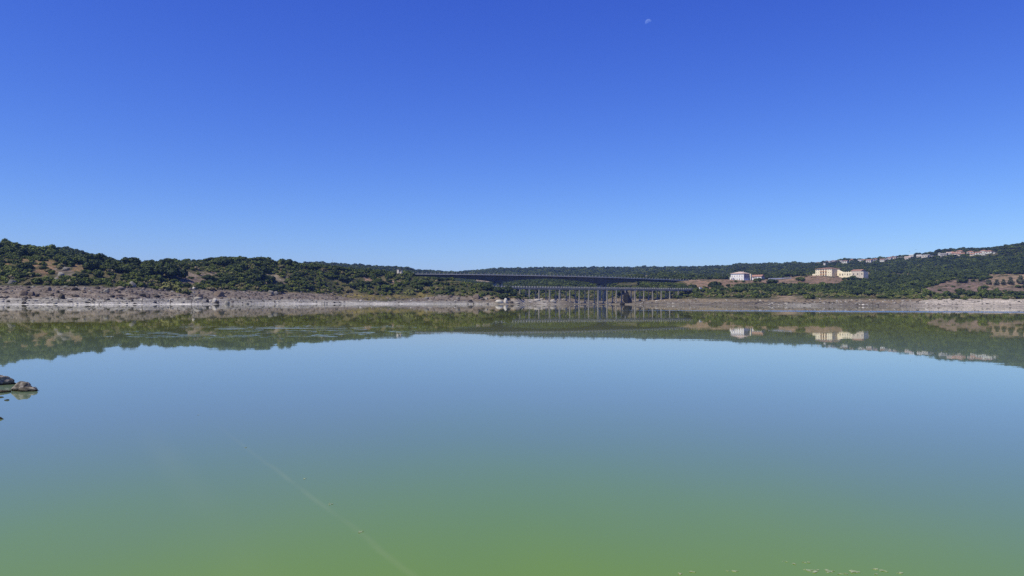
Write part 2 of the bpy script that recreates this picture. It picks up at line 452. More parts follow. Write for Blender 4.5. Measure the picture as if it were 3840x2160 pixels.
# open patches: polygon (photo pixels), depth range, ground colour, share of plants that still grow there
OPEN = [
    ([(0, 972), (215, 975), (212, 992), (0, 996)], (380, 500), (.25, .18, .085), .35),
    ([(110, 995), (210, 990), (215, 1032), (120, 1034)], (350, 500), (.29, .19, .11), .15),
    ([(266, 978), (322, 982), (315, 1022), (270, 1020)], (350, 500), (.29, .20, .105), .15),
    ([(205, 998), (260, 998), (280, 1040), (195, 1050)], (340, 500), (.22, .18, .14), .3),
    ([(670, 1014), (818, 1022), (806, 1062), (690, 1070)], (420, 560), (.27, .21, .15), .25),
    ([(975, 1028), (1085, 1036), (1070, 1062), (985, 1056)], (480, 620), (.25, .21, .16), .25),
    ([(1346, 1041), (1384, 1043), (1384, 1057), (1350, 1058)], (500, 700), (.36, .23, .17), .0),
    ([(1425, 1046), (1510, 1048), (1505, 1060), (1430, 1060)], (500, 700), (.31, .22, .15), .2),
    ([(1050, 1094), (1260, 1100), (1260, 1122), (1050, 1118)], (480, 640), (.27, .20, .12), .05),
    ([(1250, 1104), (1630, 1104), (1640, 1124), (1250, 1126)], (500, 640), (.20, .165, .05), .0),
    ([(1780, 1046), (1840, 1046), (1840, 1062), (1780, 1062)], (900, 1400), (.36, .29, .2), .0),
    ([(2415, 1030), (2445, 1028), (2440, 1046), (2410, 1046)], (900, 1400), (.38, .29, .18), .0),
    ([(2565, 1056), (2640, 1044), (2740, 1046), (2735, 1072), (2640, 1080), (2560, 1082)], (700, 900), (.29, .20, .12), .12),
    ([(2620, 1046), (2760, 1048), (2900, 1050), (3000, 1034), (3075, 1032), (3170, 1040), (3160, 1074), (3060, 1070), (2980, 1072), (2880, 1076), (2800, 1080), (2720, 1090), (2620, 1084)], (740, 1010), (.30, .20, .13), .03),
    ([(2900, 1110), (3060, 1106), (3060, 1126), (2900, 1126)], (560, 680), (.32, .24, .16), .05),
    ([(3330, 1024), (3420, 1026), (3415, 1040), (3335, 1034)], (800, 1300), (.40, .28, .16), .0),
    ([(3240, 1020), (3275, 1020), (3275, 1036), (3240, 1036)], (800, 1300), (.36, .28, .17), .0),
    ([(3570, 1046), (3700, 1048), (3700, 1066), (3840, 1074), (3860, 1100), (3700, 1100), (3460, 1108), (3450, 1086), (3540, 1060)], (640, 900), (.235, .165, .125), .03),
    ([(3700, 1030), (3860, 1026), (3860, 1078), (3700, 1076)], (700, 960), (.34, .245, .15), .0),
    ([(2336, 1080), (2385, 1080), (2385, 1140), (2336, 1140)], (690, 790), (.11, .095, .065), .0),  # ground darkened to paint in the shade of the gully face
    ([(3445, 1086), (3480, 1084), (3480, 1104), (3445, 1108)], (620, 760), (.33, .27, .2), .05),
]
GPX, GPY = project(GX, GY, HZ)
jx = fbm(GX / 11, GY / 11, 4, 51) * 75; jy = fbm(GX / 11, GY / 11, 4, 52) * 34
gcol = np.zeros(GX.shape + (3,))
n1 = fbm(GX / 14, GY / 14, 4, 61) + .5
n2 = fbm(GX / 3.0, GY / 3.0, 3, 62) + .5
scrub = np.array([.055, .060, .022]); dryg = np.array([.15, .125, .06])
gcol[:] = scrub + (dryg - scrub) * np.clip((n1 - .47) * 2.6, 0, 1)[..., None]
for poly, (y0, y1), col, _k in OPEN:
    mk = inside(GPX + jx, GPY + jy, poly) & (GY > y0) & (GY < y1)
    f_ = np.clip((n2[mk] - .26) * 3.2, .12, 1)[:, None]
    gcol[mk] = gcol[mk] * (1 - f_) + f_ * np.array(col) * .88 * (.6 + .7 * n1[mk])[:, None]
# drawdown beach colours
zz = HZ + (n2 - .5) * 1.6 + (n1 - .5) * 1.6
left = np.clip((1900 - GPX) / 200, 0, 1)
rwhite = np.clip((GPX - 3330) / 200, 0, 1)
rub = np.array([.195, .165, .13]) * left[..., None] + np.array([.225, .18, .115]) * (1 - left[..., None])
rub = rub * (.45 + .95 * n2[..., None])
lowz = np.clip((1.15 - HZ) / .5, 0, 1)[..., None]
pale = (np.array([.30, .285, .245]) * (1 - lowz) + np.array([.52, .50, .44]) * lowz) * left[..., None] + (1 - left[..., None]) * (np.array([.185, .16, .115]) * (1 - rwhite[..., None]) + np.array([.46, .41, .33]) * rwhite[..., None])
pale = pale * (.45 + 1.0 * (fbm(GX / 16, HZ / .22, 3, 71) + .5))[..., None] * (.72 + .56 * n1[..., None])
grass_flat = np.clip(1 - np.abs(GPX - 1430) / 230, 0, 1) * left
ztop = np.where(GPX < 1900, 8.6 - grass_flat * 5.5 - np.clip((GPX - 900) / 500, 0, 1) * 1.6, 5.5 + 2.2 * np.clip((GPX - 3370) / 160, 0, 1))
k = np.clip((ztop - zz) / .8, 0, 1)[..., None] * (GY < 760)[..., None]
gcol = gcol * (1 - k) + rub * k
far_r = np.clip((GPX - 3370) / 160, 0, 1)
zp = np.where(GPX < 1900, 3.3 - np.clip((GPX - 1000) / 400, 0, 1) * .9, 3.1 + 3.2 * far_r + (n2 - .5) * 3.0 * far_r)
k = np.clip((zp - zz) / .6, 0, 1)[..., None] * (GY < 760)[..., None]
gcol = gcol * (1 - k) + pale * k
gp = np.clip(1 - np.abs(GPX - 3040) / 190, 0, 1) * np.clip((2.2 - zz) / .6, 0, 1) * (GY < 660) * np.clip((n1 - .35) * 4, 0, 1)
gcol = gcol * (1 - .85 * gp[..., None]) + np.array([.36, .345, .29]) * .85 * gp[..., None] * (.7 + .6 * n2[..., None])
# white ledges near the tip of the peninsula and under the first bridge bays
wl = np.clip((n2 - .3) * 3, 0, 1) * np.clip(1.2 - np.abs(GPX - 2000) / 110, 0, 1) * np.clip((4.5 - zz) / .6, 0, 1) * (GY < 690)
gcol = gcol * (1 - .8 * wl[..., None]) + np.array([.46, .43, .37]) * .8 * wl[..., None]

m, n, l, b = new_mat('terrain_ground')
va = n.new('ShaderNodeAttribute'); va.attribute_name = 'gcol'
geo = n.new('ShaderNodeNewGeometry')
mp = n.new('ShaderNodeMapping'); mp.inputs['Scale'].default_value = (.35, .35, 2.6); l.new(geo.outputs['Position'], mp.inputs['Vector'])
t1 = n.new('ShaderNodeTexNoise'); t1.inputs['Scale'].default_value = 1.0; t1.inputs['Detail'].default_value = 6; t1.inputs['Roughness'].default_value = .7
l.new(mp.outputs[0], t1.inputs['Vector'])
mr = n.new('ShaderNodeMapRange'); mr.inputs['From Min'].default_value = .3; mr.inputs['From Max'].default_value = .7; mr.inputs['To Min'].default_value = .5; mr.inputs['To Max'].default_value = 1.35
l.new(t1.outputs['Fac'], mr.inputs['Value'])
h = n.new('ShaderNodeHueSaturation'); l.new(va.outputs['Color'], h.inputs['Color']); l.new(mr.outputs[0], h.inputs['Value'])
# old water-level lines on the drawdown shore
mp2 = n.new('ShaderNodeMapping'); mp2.inputs['Scale'].default_value = (.03, .03, 5.0); l.new(geo.outputs['Position'], mp2.inputs['Vector'])
t5 = n.new('ShaderNodeTexNoise'); t5.inputs['Scale'].default_value = 1.0; t5.inputs['Detail'].default_value = 4; l.new(mp2.outputs[0], t5.inputs['Vector'])
m5 = n.new('ShaderNodeMapRange'); m5.inputs['From Min'].default_value = .40; m5.inputs['From Max'].default_value = .52; m5.inputs['To Min'].default_value = .5; l.new(t5.outputs['Fac'], m5.inputs['Value'])
sz_ = n.new('ShaderNodeSeparateXYZ'); l.new(geo.outputs['Position'], sz_.inputs[0])
m6 = n.new('ShaderNodeMapRange'); m6.inputs['From Min'].default_value = 3.4; m6.inputs['From Max'].default_value = 2.2; l.new(sz_.outputs['Z'], m6.inputs['Value'])
h5 = n.new('ShaderNodeHueSaturation'); l.new(m5.outputs[0], h5.inputs['Value']); l.new(m6.outputs[0], h5.inputs['Fac']); l.new(h.outputs[0], h5.inputs['Color'])
l.new(h5.outputs[0], b.inputs['Base Color']); set_in(b, Roughness=.95); b.inputs['Specular IOR Level'].default_value = .1
t2 = n.new('ShaderNodeTexVoronoi'); t2.inputs['Scale'].default_value = .9; l.new(geo.outputs['Position'], t2.inputs['Vector'])
t3 = n.new('ShaderNodeTexNoise'); t3.inputs['Scale'].default_value = .8; t3.inputs['Detail'].default_value = 7; l.new(geo.outputs['Position'], t3.inputs['Vector'])
ad = n.new('ShaderNodeMath'); ad.operation = 'ADD'; l.new(t2.outputs['Distance'], ad.inputs[0]); l.new(t3.outputs['Fac'], ad.inputs[1])
bp = n.new('ShaderNodeBump'); bp.inputs['Strength'].default_value = .8; bp.inputs['Distance'].default_value = .5
l.new(ad.outputs[0], bp.inputs['Height']); l.new(bp.outputs[0], b.inputs['Normal'])
M['terrain'] = m

nx, ny = GX.shape
V = np.stack([GX, GY, HZ], -1).reshape(-1, 3)
ii, jj = np.meshgrid(np.arange(nx - 1), np.arange(ny - 1), indexing='ij')
F = np.stack([ii * ny + jj, (ii + 1) * ny + jj, (ii + 1) * ny + jj + 1, ii * ny + jj + 1], -1).reshape(-1, 4)
me = np_mesh('terrain', V, F, M['terrain'], smooth=True)
ca = me.attributes.new('gcol', 'FLOAT_COLOR', 'POINT')
ca.data.foreach_set('color', np.concatenate([np.clip(gcol, 0.01, .9).reshape(-1, 3), np.ones((len(V), 1))], 1).astype(np.float32).ravel())
terrain = link('terrain', me)
tag(terrain, kind='structure')

# ------------------------------------------------------------------ water
m, n, l, b = new_mat('lake_water')
n.remove(b)
out = n['Material Output']
geo = n.new('ShaderNodeNewGeometry')
sep = n.new('ShaderNodeSeparateXYZ'); l.new(geo.outputs['Position'], sep.inputs[0])


def mth(op, a, b_=None, clamp=False):
    q = n.new('ShaderNodeMath'); q.operation = op; q.use_clamp = clamp
    for i, v in enumerate((a, b_)):
        if v is None: continue
        if isinstance(v, (int, float)): q.inputs[i].default_value = v
        else: l.new(v, q.inputs[i])
    return q.outputs[0]


def rng_(v, a, b_, c=0.0, d=1.0, smooth=True):
    q = n.new('ShaderNodeMapRange'); q.interpolation_type = 'SMOOTHSTEP' if smooth else 'LINEAR'
    q.inputs['From Min'].default_value = a; q.inputs['From Max'].default_value = b_
    q.inputs['To Min'].default_value = c; q.inputs['To Max'].default_value = d
    l.new(v, q.inputs['Value']); return q.outputs[0]


def tex(scale, detail=3, stretch=(1, 1, 1), rot=0.0, dist=0.0):
    mp_ = n.new('ShaderNodeMapping'); mp_.inputs['Scale'].default_value = stretch; mp_.inputs['Rotation'].default_value = (0, 0, rot)
    l.new(geo.outputs['Position'], mp_.inputs['Vector'])
    q = n.new('ShaderNodeTexNoise'); q.inputs['Scale'].default_value = scale; q.inputs['Detail'].default_value = detail; q.inputs['Distortion'].default_value = dist
    l.new(mp_.outputs[0], q.inputs['Vector']); return q.outputs['Fac']


X_, Y_ = sep.outputs['X'], sep.outputs['Y']
# wind-ruffled strip across the right half of the lake, about 200 m out
wob = mth('MULTIPLY', mth('SUBTRACT', tex(.02, 2), .5), 14.0)
yy = mth('ADD', Y_, wob)
halfw = rng_(X_, 16, 90, 0.0, 17.0)
strip = rng_(mth('SUBTRACT', halfw, mth('ABSOLUTE', mth('SUBTRACT', yy, 203.0))), 0.0, 2.5)
# thin curling scum lines some 50 m out on the left
cur = mth('ABSOLUTE', mth('SUBTRACT', tex(.16, 2, (.9, 1, 1), 0, 1.0), .5))
cmask = mth('MULTIPLY', mth('MULTIPLY', rng_(X_, -30, -20), rng_(X_, -6, -12)), mth('MULTIPLY', rng_(Y_, 42, 50), rng_(Y_, 72, 62)))
curls = mth('MULTIPLY', mth('SUBTRACT', 1.0, rng_(cur, .004, .016)), cmask)
# faint diagonal drift lines in the foreground
u = mth('ADD', mth('MULTIPLY', mth('ADD', X_, 6.5), .859), mth('MULTIPLY', mth('SUBTRACT', Y_, 15.8), .511))
u2 = mth('ADD', mth('SUBTRACT', u, .035), mth('MULTIPLY', mth('SUBTRACT', tex(.6, 2), .5), .14))
line1 = mth('MULTIPLY', mth('SUBTRACT', 1.0, rng_(mth('ABSOLUTE', u2), .0, .065)), rng_(tex(.9, 4), .15, .80))
line2 = mth('MULTIPLY', mth('SUBTRACT', 1.0, rng_(mth('ABSOLUTE', mth('ADD', u2, 1.1)), .0, .35)), rng_(tex(.22, 2), .30, .75))
fore = rng_(Y_, 15, 9)
drift = mth('MULTIPLY', mth('ADD', mth('MULTIPLY', line1, .20), mth('MULTIPLY', line2, .10)), fore, True)
# green turbid body
body = n.new('ShaderNodeValToRGB')
body.color_ramp.elements[0].color = (.112, .208, .035, 1); body.color_ramp.elements[1].color = (.145, .246, .006, 1)
body.color_ramp.elements[0].position = .25; body.color_ramp.elements[1].position = .75
cl = mth('ADD', mth('MULTIPLY', tex(.22, 3, (1, .6, 1), .5, .6), .55), rng_(Y_, 4, 13, .42, .0, False))
l.new(cl, body.inputs['Fac'])
mixc = n.new('ShaderNodeMix'); mixc.data_type = 'RGBA'
l.new(drift, mixc.inputs['Factor']); mixc.inputs['B'].default_value = (.30, .34, .17, 1)
dist_ = mth('ADD', mth('ADD', Y_, mth('MULTIPLY', mth('ABSOLUTE', mth('ADD', X_, .3)), .33)), mth('MULTIPLY', mth('SUBTRACT', tex(.16, 3, (1, .7, 1), .6, .5), .5), 7.0))
deep = n.new('ShaderNodeMix'); deep.data_type = 'RGBA'
l.new(rng_(dist_, 5.0, 19), deep.inputs['Factor']); l.new(body.outputs[0], deep.inputs['A']); deep.inputs['B'].default_value = (.130, .186, .116, 1)
bloom = n.new('ShaderNodeMix'); bloom.data_type = 'RGBA'
l.new(rng_(Y_, 28, 75), bloom.inputs['Factor']); l.new(deep.outputs['Result'], bloom.inputs['A']); bloom.inputs['B'].default_value = (.19, .205, .012, 1)
l.new(bloom.outputs['Result'], mixc.inputs['A'])
dif = n.new('ShaderNodeBsdfDiffuse'); l.new(mixc.outputs['Result'], dif.inputs['Color'])
# ripples
r1 = tex(.9, 3, (.5, 1.0, 1))
r2 = tex(.12, 2, (.6, 1.0, 1))
hgt = mth('ADD', mth('MULTIPLY', r1, .05), mth('MULTIPLY', r2, .35))
bpw = n.new('ShaderNodeBump'); bpw.inputs['Strength'].default_value = .05; bpw.inputs['Distance'].default_value = .3
l.new(hgt, bpw.inputs['Height'])
rs = tex(2.2, 2, (.6, 1.0, 1))
bps = n.new('ShaderNodeBump'); bps.inputs['Distance'].default_value = .25
l.new(mth('MULTIPLY', mth('ADD', strip, mth('MULTIPLY', curls, .5)), .42), bps.inputs['Strength'])
l.new(rs, bps.inputs['Height']); l.new(bpw.outputs[0], bps.inputs['Normal'])
glo = n.new('ShaderNodeBsdfGlossy'); l.new(bps.outputs[0], glo.inputs['Normal'])
l.new(mth('ADD', .018, mth('MULTIPLY', strip, .07)), glo.inputs['Roughness'])
glo.inputs['Color'].default_value = (.98, .99, 1, 1)
fr = n.new('ShaderNodeFresnel'); fr.inputs['IOR'].default_value = 1.333
mix = n.new('ShaderNodeMixShader')
fac = mth('MULTIPLY', fr.outputs[0], mth('SUBTRACT', 1.0, mth('ADD', mth('MULTIPLY', drift, .25), mth('MULTIPLY', curls, .15))))
l.new(fac, mix.inputs['Fac']); l.new(dif.outputs[0], mix.inputs[1]); l.new(glo.outputs[0], mix.inputs[2])
l.new(mix.outputs[0], out.inputs['Surface'])
M['water'] = m
w = MB(); w.add([(-4000, -60, 0), (4000, -60, 0), (4000, 2400, 0), (-4000, 2400, 0)], [(0, 1, 2, 3)])
water = w.build('lake_water', M['water'])
tag(water, kind='structure')

# ------------------------------------------------------------------ moon
m, n, l, b = new_mat('moon_surface'); n.remove(b)
tr = n.new('ShaderNodeBsdfTransparent'); df = n.new('ShaderNodeBsdfDiffuse')
tn = n.new('ShaderNodeTexNoise'); tn.inputs['Scale'].default_value = .05
tcn = n.new('ShaderNodeTexCoord'); l.new(tcn.outputs['Object'], tn.inputs['Vector'])
rp = n.new('ShaderNodeValToRGB'); rp.color_ramp.elements[0].color = (.040, .050, .042, 1); rp.color_ramp.elements[1].color = (.085, .10, .085, 1)
l.new(tn.outputs['Fac'], rp.inputs['Fac']); l.new(rp.outputs[0], df.inputs['Color'])
ads = n.new('ShaderNodeAddShader'); l.new(tr.outputs[0], ads.inputs[0]); l.new(df.outputs[0], ads.inputs[1])
l.new(ads.outputs[0], n['Material Output'].inputs['Surface'])


def ico(sub):
    import bmesh
    bm = bmesh.new(); bmesh.ops.create_icosphere(bm, subdivisions=sub, radius=1.0)
    bm.verts.ensure_lookup_table()
    v = np.array([p.co[:] for p in bm.verts]); f = np.array([[q.index for q in p.verts] for p in bm.faces])
    bm.free(); return v, f


v5, f5 = ico(4)
# only the sunlit part shows against the bright sky
lit = Vector(CAM_R @ Vector((-.40, .90, .34))).normalized()
_c = v5[f5].mean(axis=1)
me = np_mesh('moon', v5 * 23.0, f5[(_c @ np.array(lit)) > 0], m, smooth=True)
moon = link('moon', me)
moon.location = at(2432, 85, 5000)
tag(moon, 'pale half-lit daytime moon high in the deep blue sky', 'moon')

# ------------------------------------------------------------------ helpers that stand things on the ground
_cum = np.minimum.accumulate(GPY, axis=1)                      # highest ground so far along each ray column


def hit(px, py, ymin=250.0, ymax=2500.0):
    """the first ground point seen at this pixel"""
    i = int(np.clip(np.searchsorted(XG, px), 0, len(XG) - 1))
    ok = np.where((GPY[i] <= py) & (YG >= ymin) & (YG <= ymax))[0]
    Y = YG[ok[0]] if len(ok) else ymax
    if len(ok) and ok[0] > 0:
        j = ok[0]; a, b_ = GPY[i, j - 1], GPY[i, j]
        if a > py > b_ - 1e-6: Y = YG[j - 1] + (YG[j] - YG[j - 1]) * (a - py) / (a - b_ + 1e-9)
    X = (px - 1920) / FPX * Y
    return Vector((X, Y, float(ground_z(X, Y))))


def horizon_at(px, Y):
    i = np.clip(np.searchsorted(XG, px), 0, len(XG) - 1); j = np.clip(np.searchsorted(YG, Y) - 1, 0, len(YG) - 1)
    return _cum[i, j]


# ------------------------------------------------------------------ old low road bridge on paired columns
def lower_bridge():
    root = empty('column_bridge', at(1943, 1130, 648).xy.to_3d())
    tag(root, 'long low concrete road bridge standing on pairs of slim columns in the lake', 'bridge')
    org = Vector((at(1943, 1130, 648).x, 648, 0)); end = Vector((at(2613, 1130, 738).x, 738, 0))
    d = (end - org); L = d.length; d.normalize(); nrm = Vector((d.y, -d.x, 0))     # nrm points to the camera side
    ang = math.atan2(d.y, d.x)
    W = 5.9

    def P(s, side, z):
        return d * s + nrm * side + Vector((0, 0, z))
    s0, s1 = -26.0, L + 1.0
    dz = lambda s: 13.75 + .45 * s / L
    mb = MB()
    A = [P(s0, -W / 2, dz(s0)), P(s0, W / 2, dz(s0)), P(s0, W / 2, dz(s0) - .38), P(s0, -W / 2, dz(s0) - .38)]
    B = [P(s1, -W / 2, dz(s1)), P(s1, W / 2, dz(s1)), P(s1, W / 2, dz(s1) - .38), P(s1, -W / 2, dz(s1) - .38)]
    mb.extrude(None, A, B)
    for side in (-W / 2 + .15, W / 2 - .15):                                       # kerbs
        mb.beam(P(s0, side, dz(s0) + .1), P(s1, side, dz(s1) + .1), .26, .2)
    mb.build('deck', M['concrete'], root)
    for side in (-2.5, 2.5):
        g = MB(); g.beam(P(s0, side, dz(s0) - .83), P(s1, side, dz(s1) - .83), .5, .9); g.build('girder', M['concrete'], root)
    # bents
    lite = [1855, 2010, 2160, 2325, 2480]
    pxs = [1500 + x * .2407 for x in lite] + [2080 + x * .2407 for x in (232, 378, 525, 672, 812, 955, 1095, 1247, 1383, 1520, 1655, 1788, 1920)]
    for bi, px in enumerate(pxs):
        # near column position along the bridge seen at this pixel
        best = min(np.linspace(0, L, 1200), key=lambda s: abs(project(*[np.array(v) for v in (org + P(s, 2.5, 5))])[0] - px))
        s = float(best); z1 = dz(s) - 1.28
        cap = MB(); cap.beam(P(s, -3.3, z1 - .32), P(s, 3.3, z1 - .32), .75, .64)
        for e in (-1, 1):                                                          # haunches towards the girders
            cap.extrude(None, [P(s + e * .375, -2.75, z1), P(s + e * .375, -2.75, z1 - .5), P(s + e * 1.7, -2.75, z1)],
                        [P(s + e * .375, -2.25, z1), P(s + e * .375, -2.25, z1 - .5), P(s + e * 1.7, -2.25, z1)])
            cap.extrude(None, [P(s + e * .375, 2.25, z1), P(s + e * .375, 2.25, z1 - .5), P(s + e * 1.7, 2.25, z1)],
                        [P(s + e * .375, 2.75, z1), P(s + e * .375, 2.75, z1 - .5), P(s + e * 1.7, 2.75, z1)])
        c = cap.build('pier_cap', M['concrete'], root)
        for side in (-2.95, 2.95):
            q = org + P(s, side, 0); zb = min(float(ground_z(q.x, q.y)), 6) - 1.0
            t = MB(); a = P(s, side, zb); b_ = P(s, side, z1 - .6)
            t.box(((a.x + b_.x) / 2, (a.y + b_.y) / 2, (zb + z1 - .6) / 2), (.82, .82, z1 - .6 - zb), ang, .92)
            t.box((a.x, a.y, max(zb + 1.0, .0) + .25), (1.5, 1.5, .9), ang, .9)
            t.build('column', M['column'], c)
        zl = max(1.2, float(ground_z((org + P(s, 0, 0)).x, (org + P(s, 0, 0)).y)) + .8)
        if z1 - zl > 6:
            br = MB(); br.beam(P(s, -2.4, zl + 3.2), P(s, 2.4, zl + 3.2), .4, .5)
            br.beam(P(s, -2.2, zl), P(s, 2.2, zl + 3.0), .28); br.beam(P(s, 2.2, zl), P(s, -2.2, zl + 3.0), .28)
            br.build('brace', M['concrete'], c)
        if bi in (3, 4):                                                           # slim lattice strut beside two bents
            la = MB(); la.beam(P(s + 1.5, 2.7, z1 - .4), P(s + 1.5, 2.7, 0), .16); la.beam(P(s + .9, 2.7, z1 - .4), P(s + .9, 2.7, 0), .12)
            for k in range(9):
                zz_ = .5 + k * 1.25; la.beam(P(s + (.9 if k % 2 else 1.5), 2.7, zz_), P(s + (1.5 if k % 2 else .9), 2.7, zz_ + 1.2), .1)
            la.build('lattice_strut', M['column'], c)
    # railings
    rl = MB()
    for h in (.52, .98):
        rl.beam(P(s0, W / 2 - .15, dz(s0) + .2 + h), P(s1, W / 2 - .15, dz(s1) + .2 + h), .07, .09)
    r = rl.build('railing', M['metal'], root)
    post = None; n_ = 84
    for k in range(n_):
        s = s0 + (s1 - s0) * (k + .5) / n_
        if post is None:
            t = MB(); t.box((0, 0, .6), (.34, .3, 1.2), ang, .9); post = t.build('railing_post', M['rail'], r); o = post
        else:
            o = post.copy(); C.objects.link(o); o.parent = r
        o.location = P(s, W / 2 - .15, dz(s) + .2)
    far = MB()
    for h in (.52, .98): far.beam(P(s0, -W / 2 + .15, dz(s0) + .2 + h), P(s1, -W / 2 + .15, dz(s1) + .2 + h), .07, .09)
    for k in range(n_):
        s = s0 + (s1 - s0) * (k + .5) / n_; q = P(s, -W / 2 + .15, dz(s) + .8); far.box(q, (.3, .3, 1.2), ang, .9)
    far.build('far_railing', M['rail'], root)['kind'] = 'stuff'
    t = MB()
    for side in (W / 2 + .35,):
        q = P(s1 + .6, side, 0); t.box((q.x, q.y, 12.6), (1.9, 1.0, 7.4), ang, .96); t.box((q.x, q.y, 16.35), (2.2, 1.25, .3), ang)
    t.build('end_pylon', M['white_plaster'], root)
    q = P(s1 + 2.2, 0, 10.3); ab = MB(); ab.box(q, (4.4, W + .4, 6.5), ang); ab.build('abutment', M['concrete'], root)


lower_bridge()


# ------------------------------------------------------------------ high viaduct with haunched box girder
def upper_bridge():
    key = [(1440, 1026.5, 708), (1505, 1026.6, 712), (1869, 1030.2, 745), (2260, 1039.0, 795), (2609, 1053.6, 862), (2680, 1057.5, 880)]
    pts = [at(*k_) for k_ in key]
    ts = np.array([0] + list(np.cumsum([(pts[i + 1] - pts[i]).length for i in range(len(pts) - 1)])))
    arr = np.array([p[:] for p in pts])
    org = Vector((pts[2].x, pts[2].y, 0))
    root = empty('viaduct', org)
    tag(root, 'high modern viaduct with a dark haunched box girder crossing behind the low bridge', 'bridge')
    S = np.linspace(0, ts[-1], 90)
    # smooth centre line
    pos = np.stack([np.interp(S, ts, arr[:, k]) for k in range(3)], -1)
    for _ in range(160):
        pos[1:-1] = pos[1:-1] * .5 + .25 * (pos[:-2] + pos[2:])
    tang = np.gradient(pos, axis=0); tang[:, 2] = 0; tang /= np.linalg.norm(tang, axis=1)[:, None]
    nrm = np.stack([tang[:, 1], -tang[:, 0], np.zeros(len(S))], -1)
    pos = pos - np.array(org)
    i1 = ts[2]; i2 = ts[3]; half = (i2 - i1) / 2
    dist = np.minimum(np.abs(S - i1), np.abs(S - i2))
    depth = 2.7 + 4.6 * np.clip(1 - dist / half, 0, 1) ** 1.7
    depth = np.where(S > i2 + half * 1.0, 2.7, depth); depth = np.where(S < i1 - half * 1.0, 2.4, depth)

    def sweep(name, prof, mat, parent=root):
        """prof(i) -> loop of (side, z) about the centre line"""
        V_, F_ = [], []
        m_ = len(prof(0))
        for i in range(len(S)):
            for sd, z in prof(i):
                V_.append(pos[i] + nrm[i] * sd + np.array([0, 0, z]))
        for i in range(len(S) - 1):
            for k in range(m_):
                a, b_ = i * m_ + k, i * m_ + (k + 1) % m_
                F_.append((a, b_, b_ + m_, a + m_))
        mb = MB(); mb.add(V_, F_ + [tuple(range(m_))[::-1], tuple(range(len(V_) - m_, len(V_)))])
        return mb.build(name, mat, parent)
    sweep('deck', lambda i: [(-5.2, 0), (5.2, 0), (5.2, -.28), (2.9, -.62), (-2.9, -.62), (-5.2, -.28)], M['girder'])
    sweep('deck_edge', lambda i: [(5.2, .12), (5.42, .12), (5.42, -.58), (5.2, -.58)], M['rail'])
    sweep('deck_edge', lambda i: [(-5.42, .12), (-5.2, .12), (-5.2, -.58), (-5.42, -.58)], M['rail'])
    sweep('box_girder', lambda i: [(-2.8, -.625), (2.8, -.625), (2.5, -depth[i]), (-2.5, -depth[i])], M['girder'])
    rail = sweep('railing', lambda i: [(5.26, 1.02), (5.34, 1.02), (5.34, .94), (5.26, .94)], M['metal'])
    sweep('lower_rail', lambda i: [(5.27, .62), (5.33, .62), (5.33, .56), (5.27, .56)], M['metal'], rail)
    sweep('railing', lambda i: [(-5.34, 1.02), (-5.26, 1.02), (-5.26, .94), (-5.34, .94)], M['metal'])
    post = None
    for k in range(96):
        s = ts[-1] * (k + .5) / 96
        p = [np.interp(s, S, pos[:, c]) for c in range(3)]; q = [np.interp(s, S, nrm[:, c]) for c in range(2)]
        if post is None:
            t = MB(); t.box((0, 0, .72), (.2, .2, 1.44)); post = t.build('railing_post', M['rail'], rail); o = post
        else:
            o = post.copy(); C.objects.link(o); o.parent = rail
        o.location = (p[0] + q[0] * 5.31, p[1] + q[1] * 5.31, p[2] + .12)

    def frame(s):
        p = Vector([np.interp(s, S, pos[:, c]) for c in range(3)]); t_ = Vector([np.interp(s, S, tang[:, c]) for c in range(3)])
        return p, t_, Vector((t_.y, -t_.x, 0)), math.atan2(t_.y, t_.x)
    for s in (i1, i2):                                                             # twin-leaf main piers
        p, t_, n_, an = frame(s)
        pm = MB()
        dd = float(np.interp(s, S, depth))
        pm.box((p.x, p.y, p.z - dd - .62), (8.4, 6.2, 1.2), an)
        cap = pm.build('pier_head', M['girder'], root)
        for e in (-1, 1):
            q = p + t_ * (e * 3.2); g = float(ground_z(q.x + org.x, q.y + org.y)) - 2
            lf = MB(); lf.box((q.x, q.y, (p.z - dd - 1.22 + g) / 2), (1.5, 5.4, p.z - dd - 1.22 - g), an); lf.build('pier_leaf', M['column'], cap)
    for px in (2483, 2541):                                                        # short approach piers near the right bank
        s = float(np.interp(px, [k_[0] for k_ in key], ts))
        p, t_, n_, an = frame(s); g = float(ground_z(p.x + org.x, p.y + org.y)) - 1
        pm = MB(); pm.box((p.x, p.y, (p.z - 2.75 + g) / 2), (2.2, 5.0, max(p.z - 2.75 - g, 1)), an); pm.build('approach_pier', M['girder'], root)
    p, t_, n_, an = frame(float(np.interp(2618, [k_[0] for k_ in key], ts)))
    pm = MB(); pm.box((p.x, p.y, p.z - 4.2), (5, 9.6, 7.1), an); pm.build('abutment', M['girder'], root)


upper_bridge()


# ------------------------------------------------------------------ buildings
def wall_box(x0, x1, y0, y1, z0, z1):
    return MB().box(((x0 + x1) / 2, (y0 + y1) / 2, (z0 + z1) / 2), (x1 - x0, y1 - y0, z1 - z0))


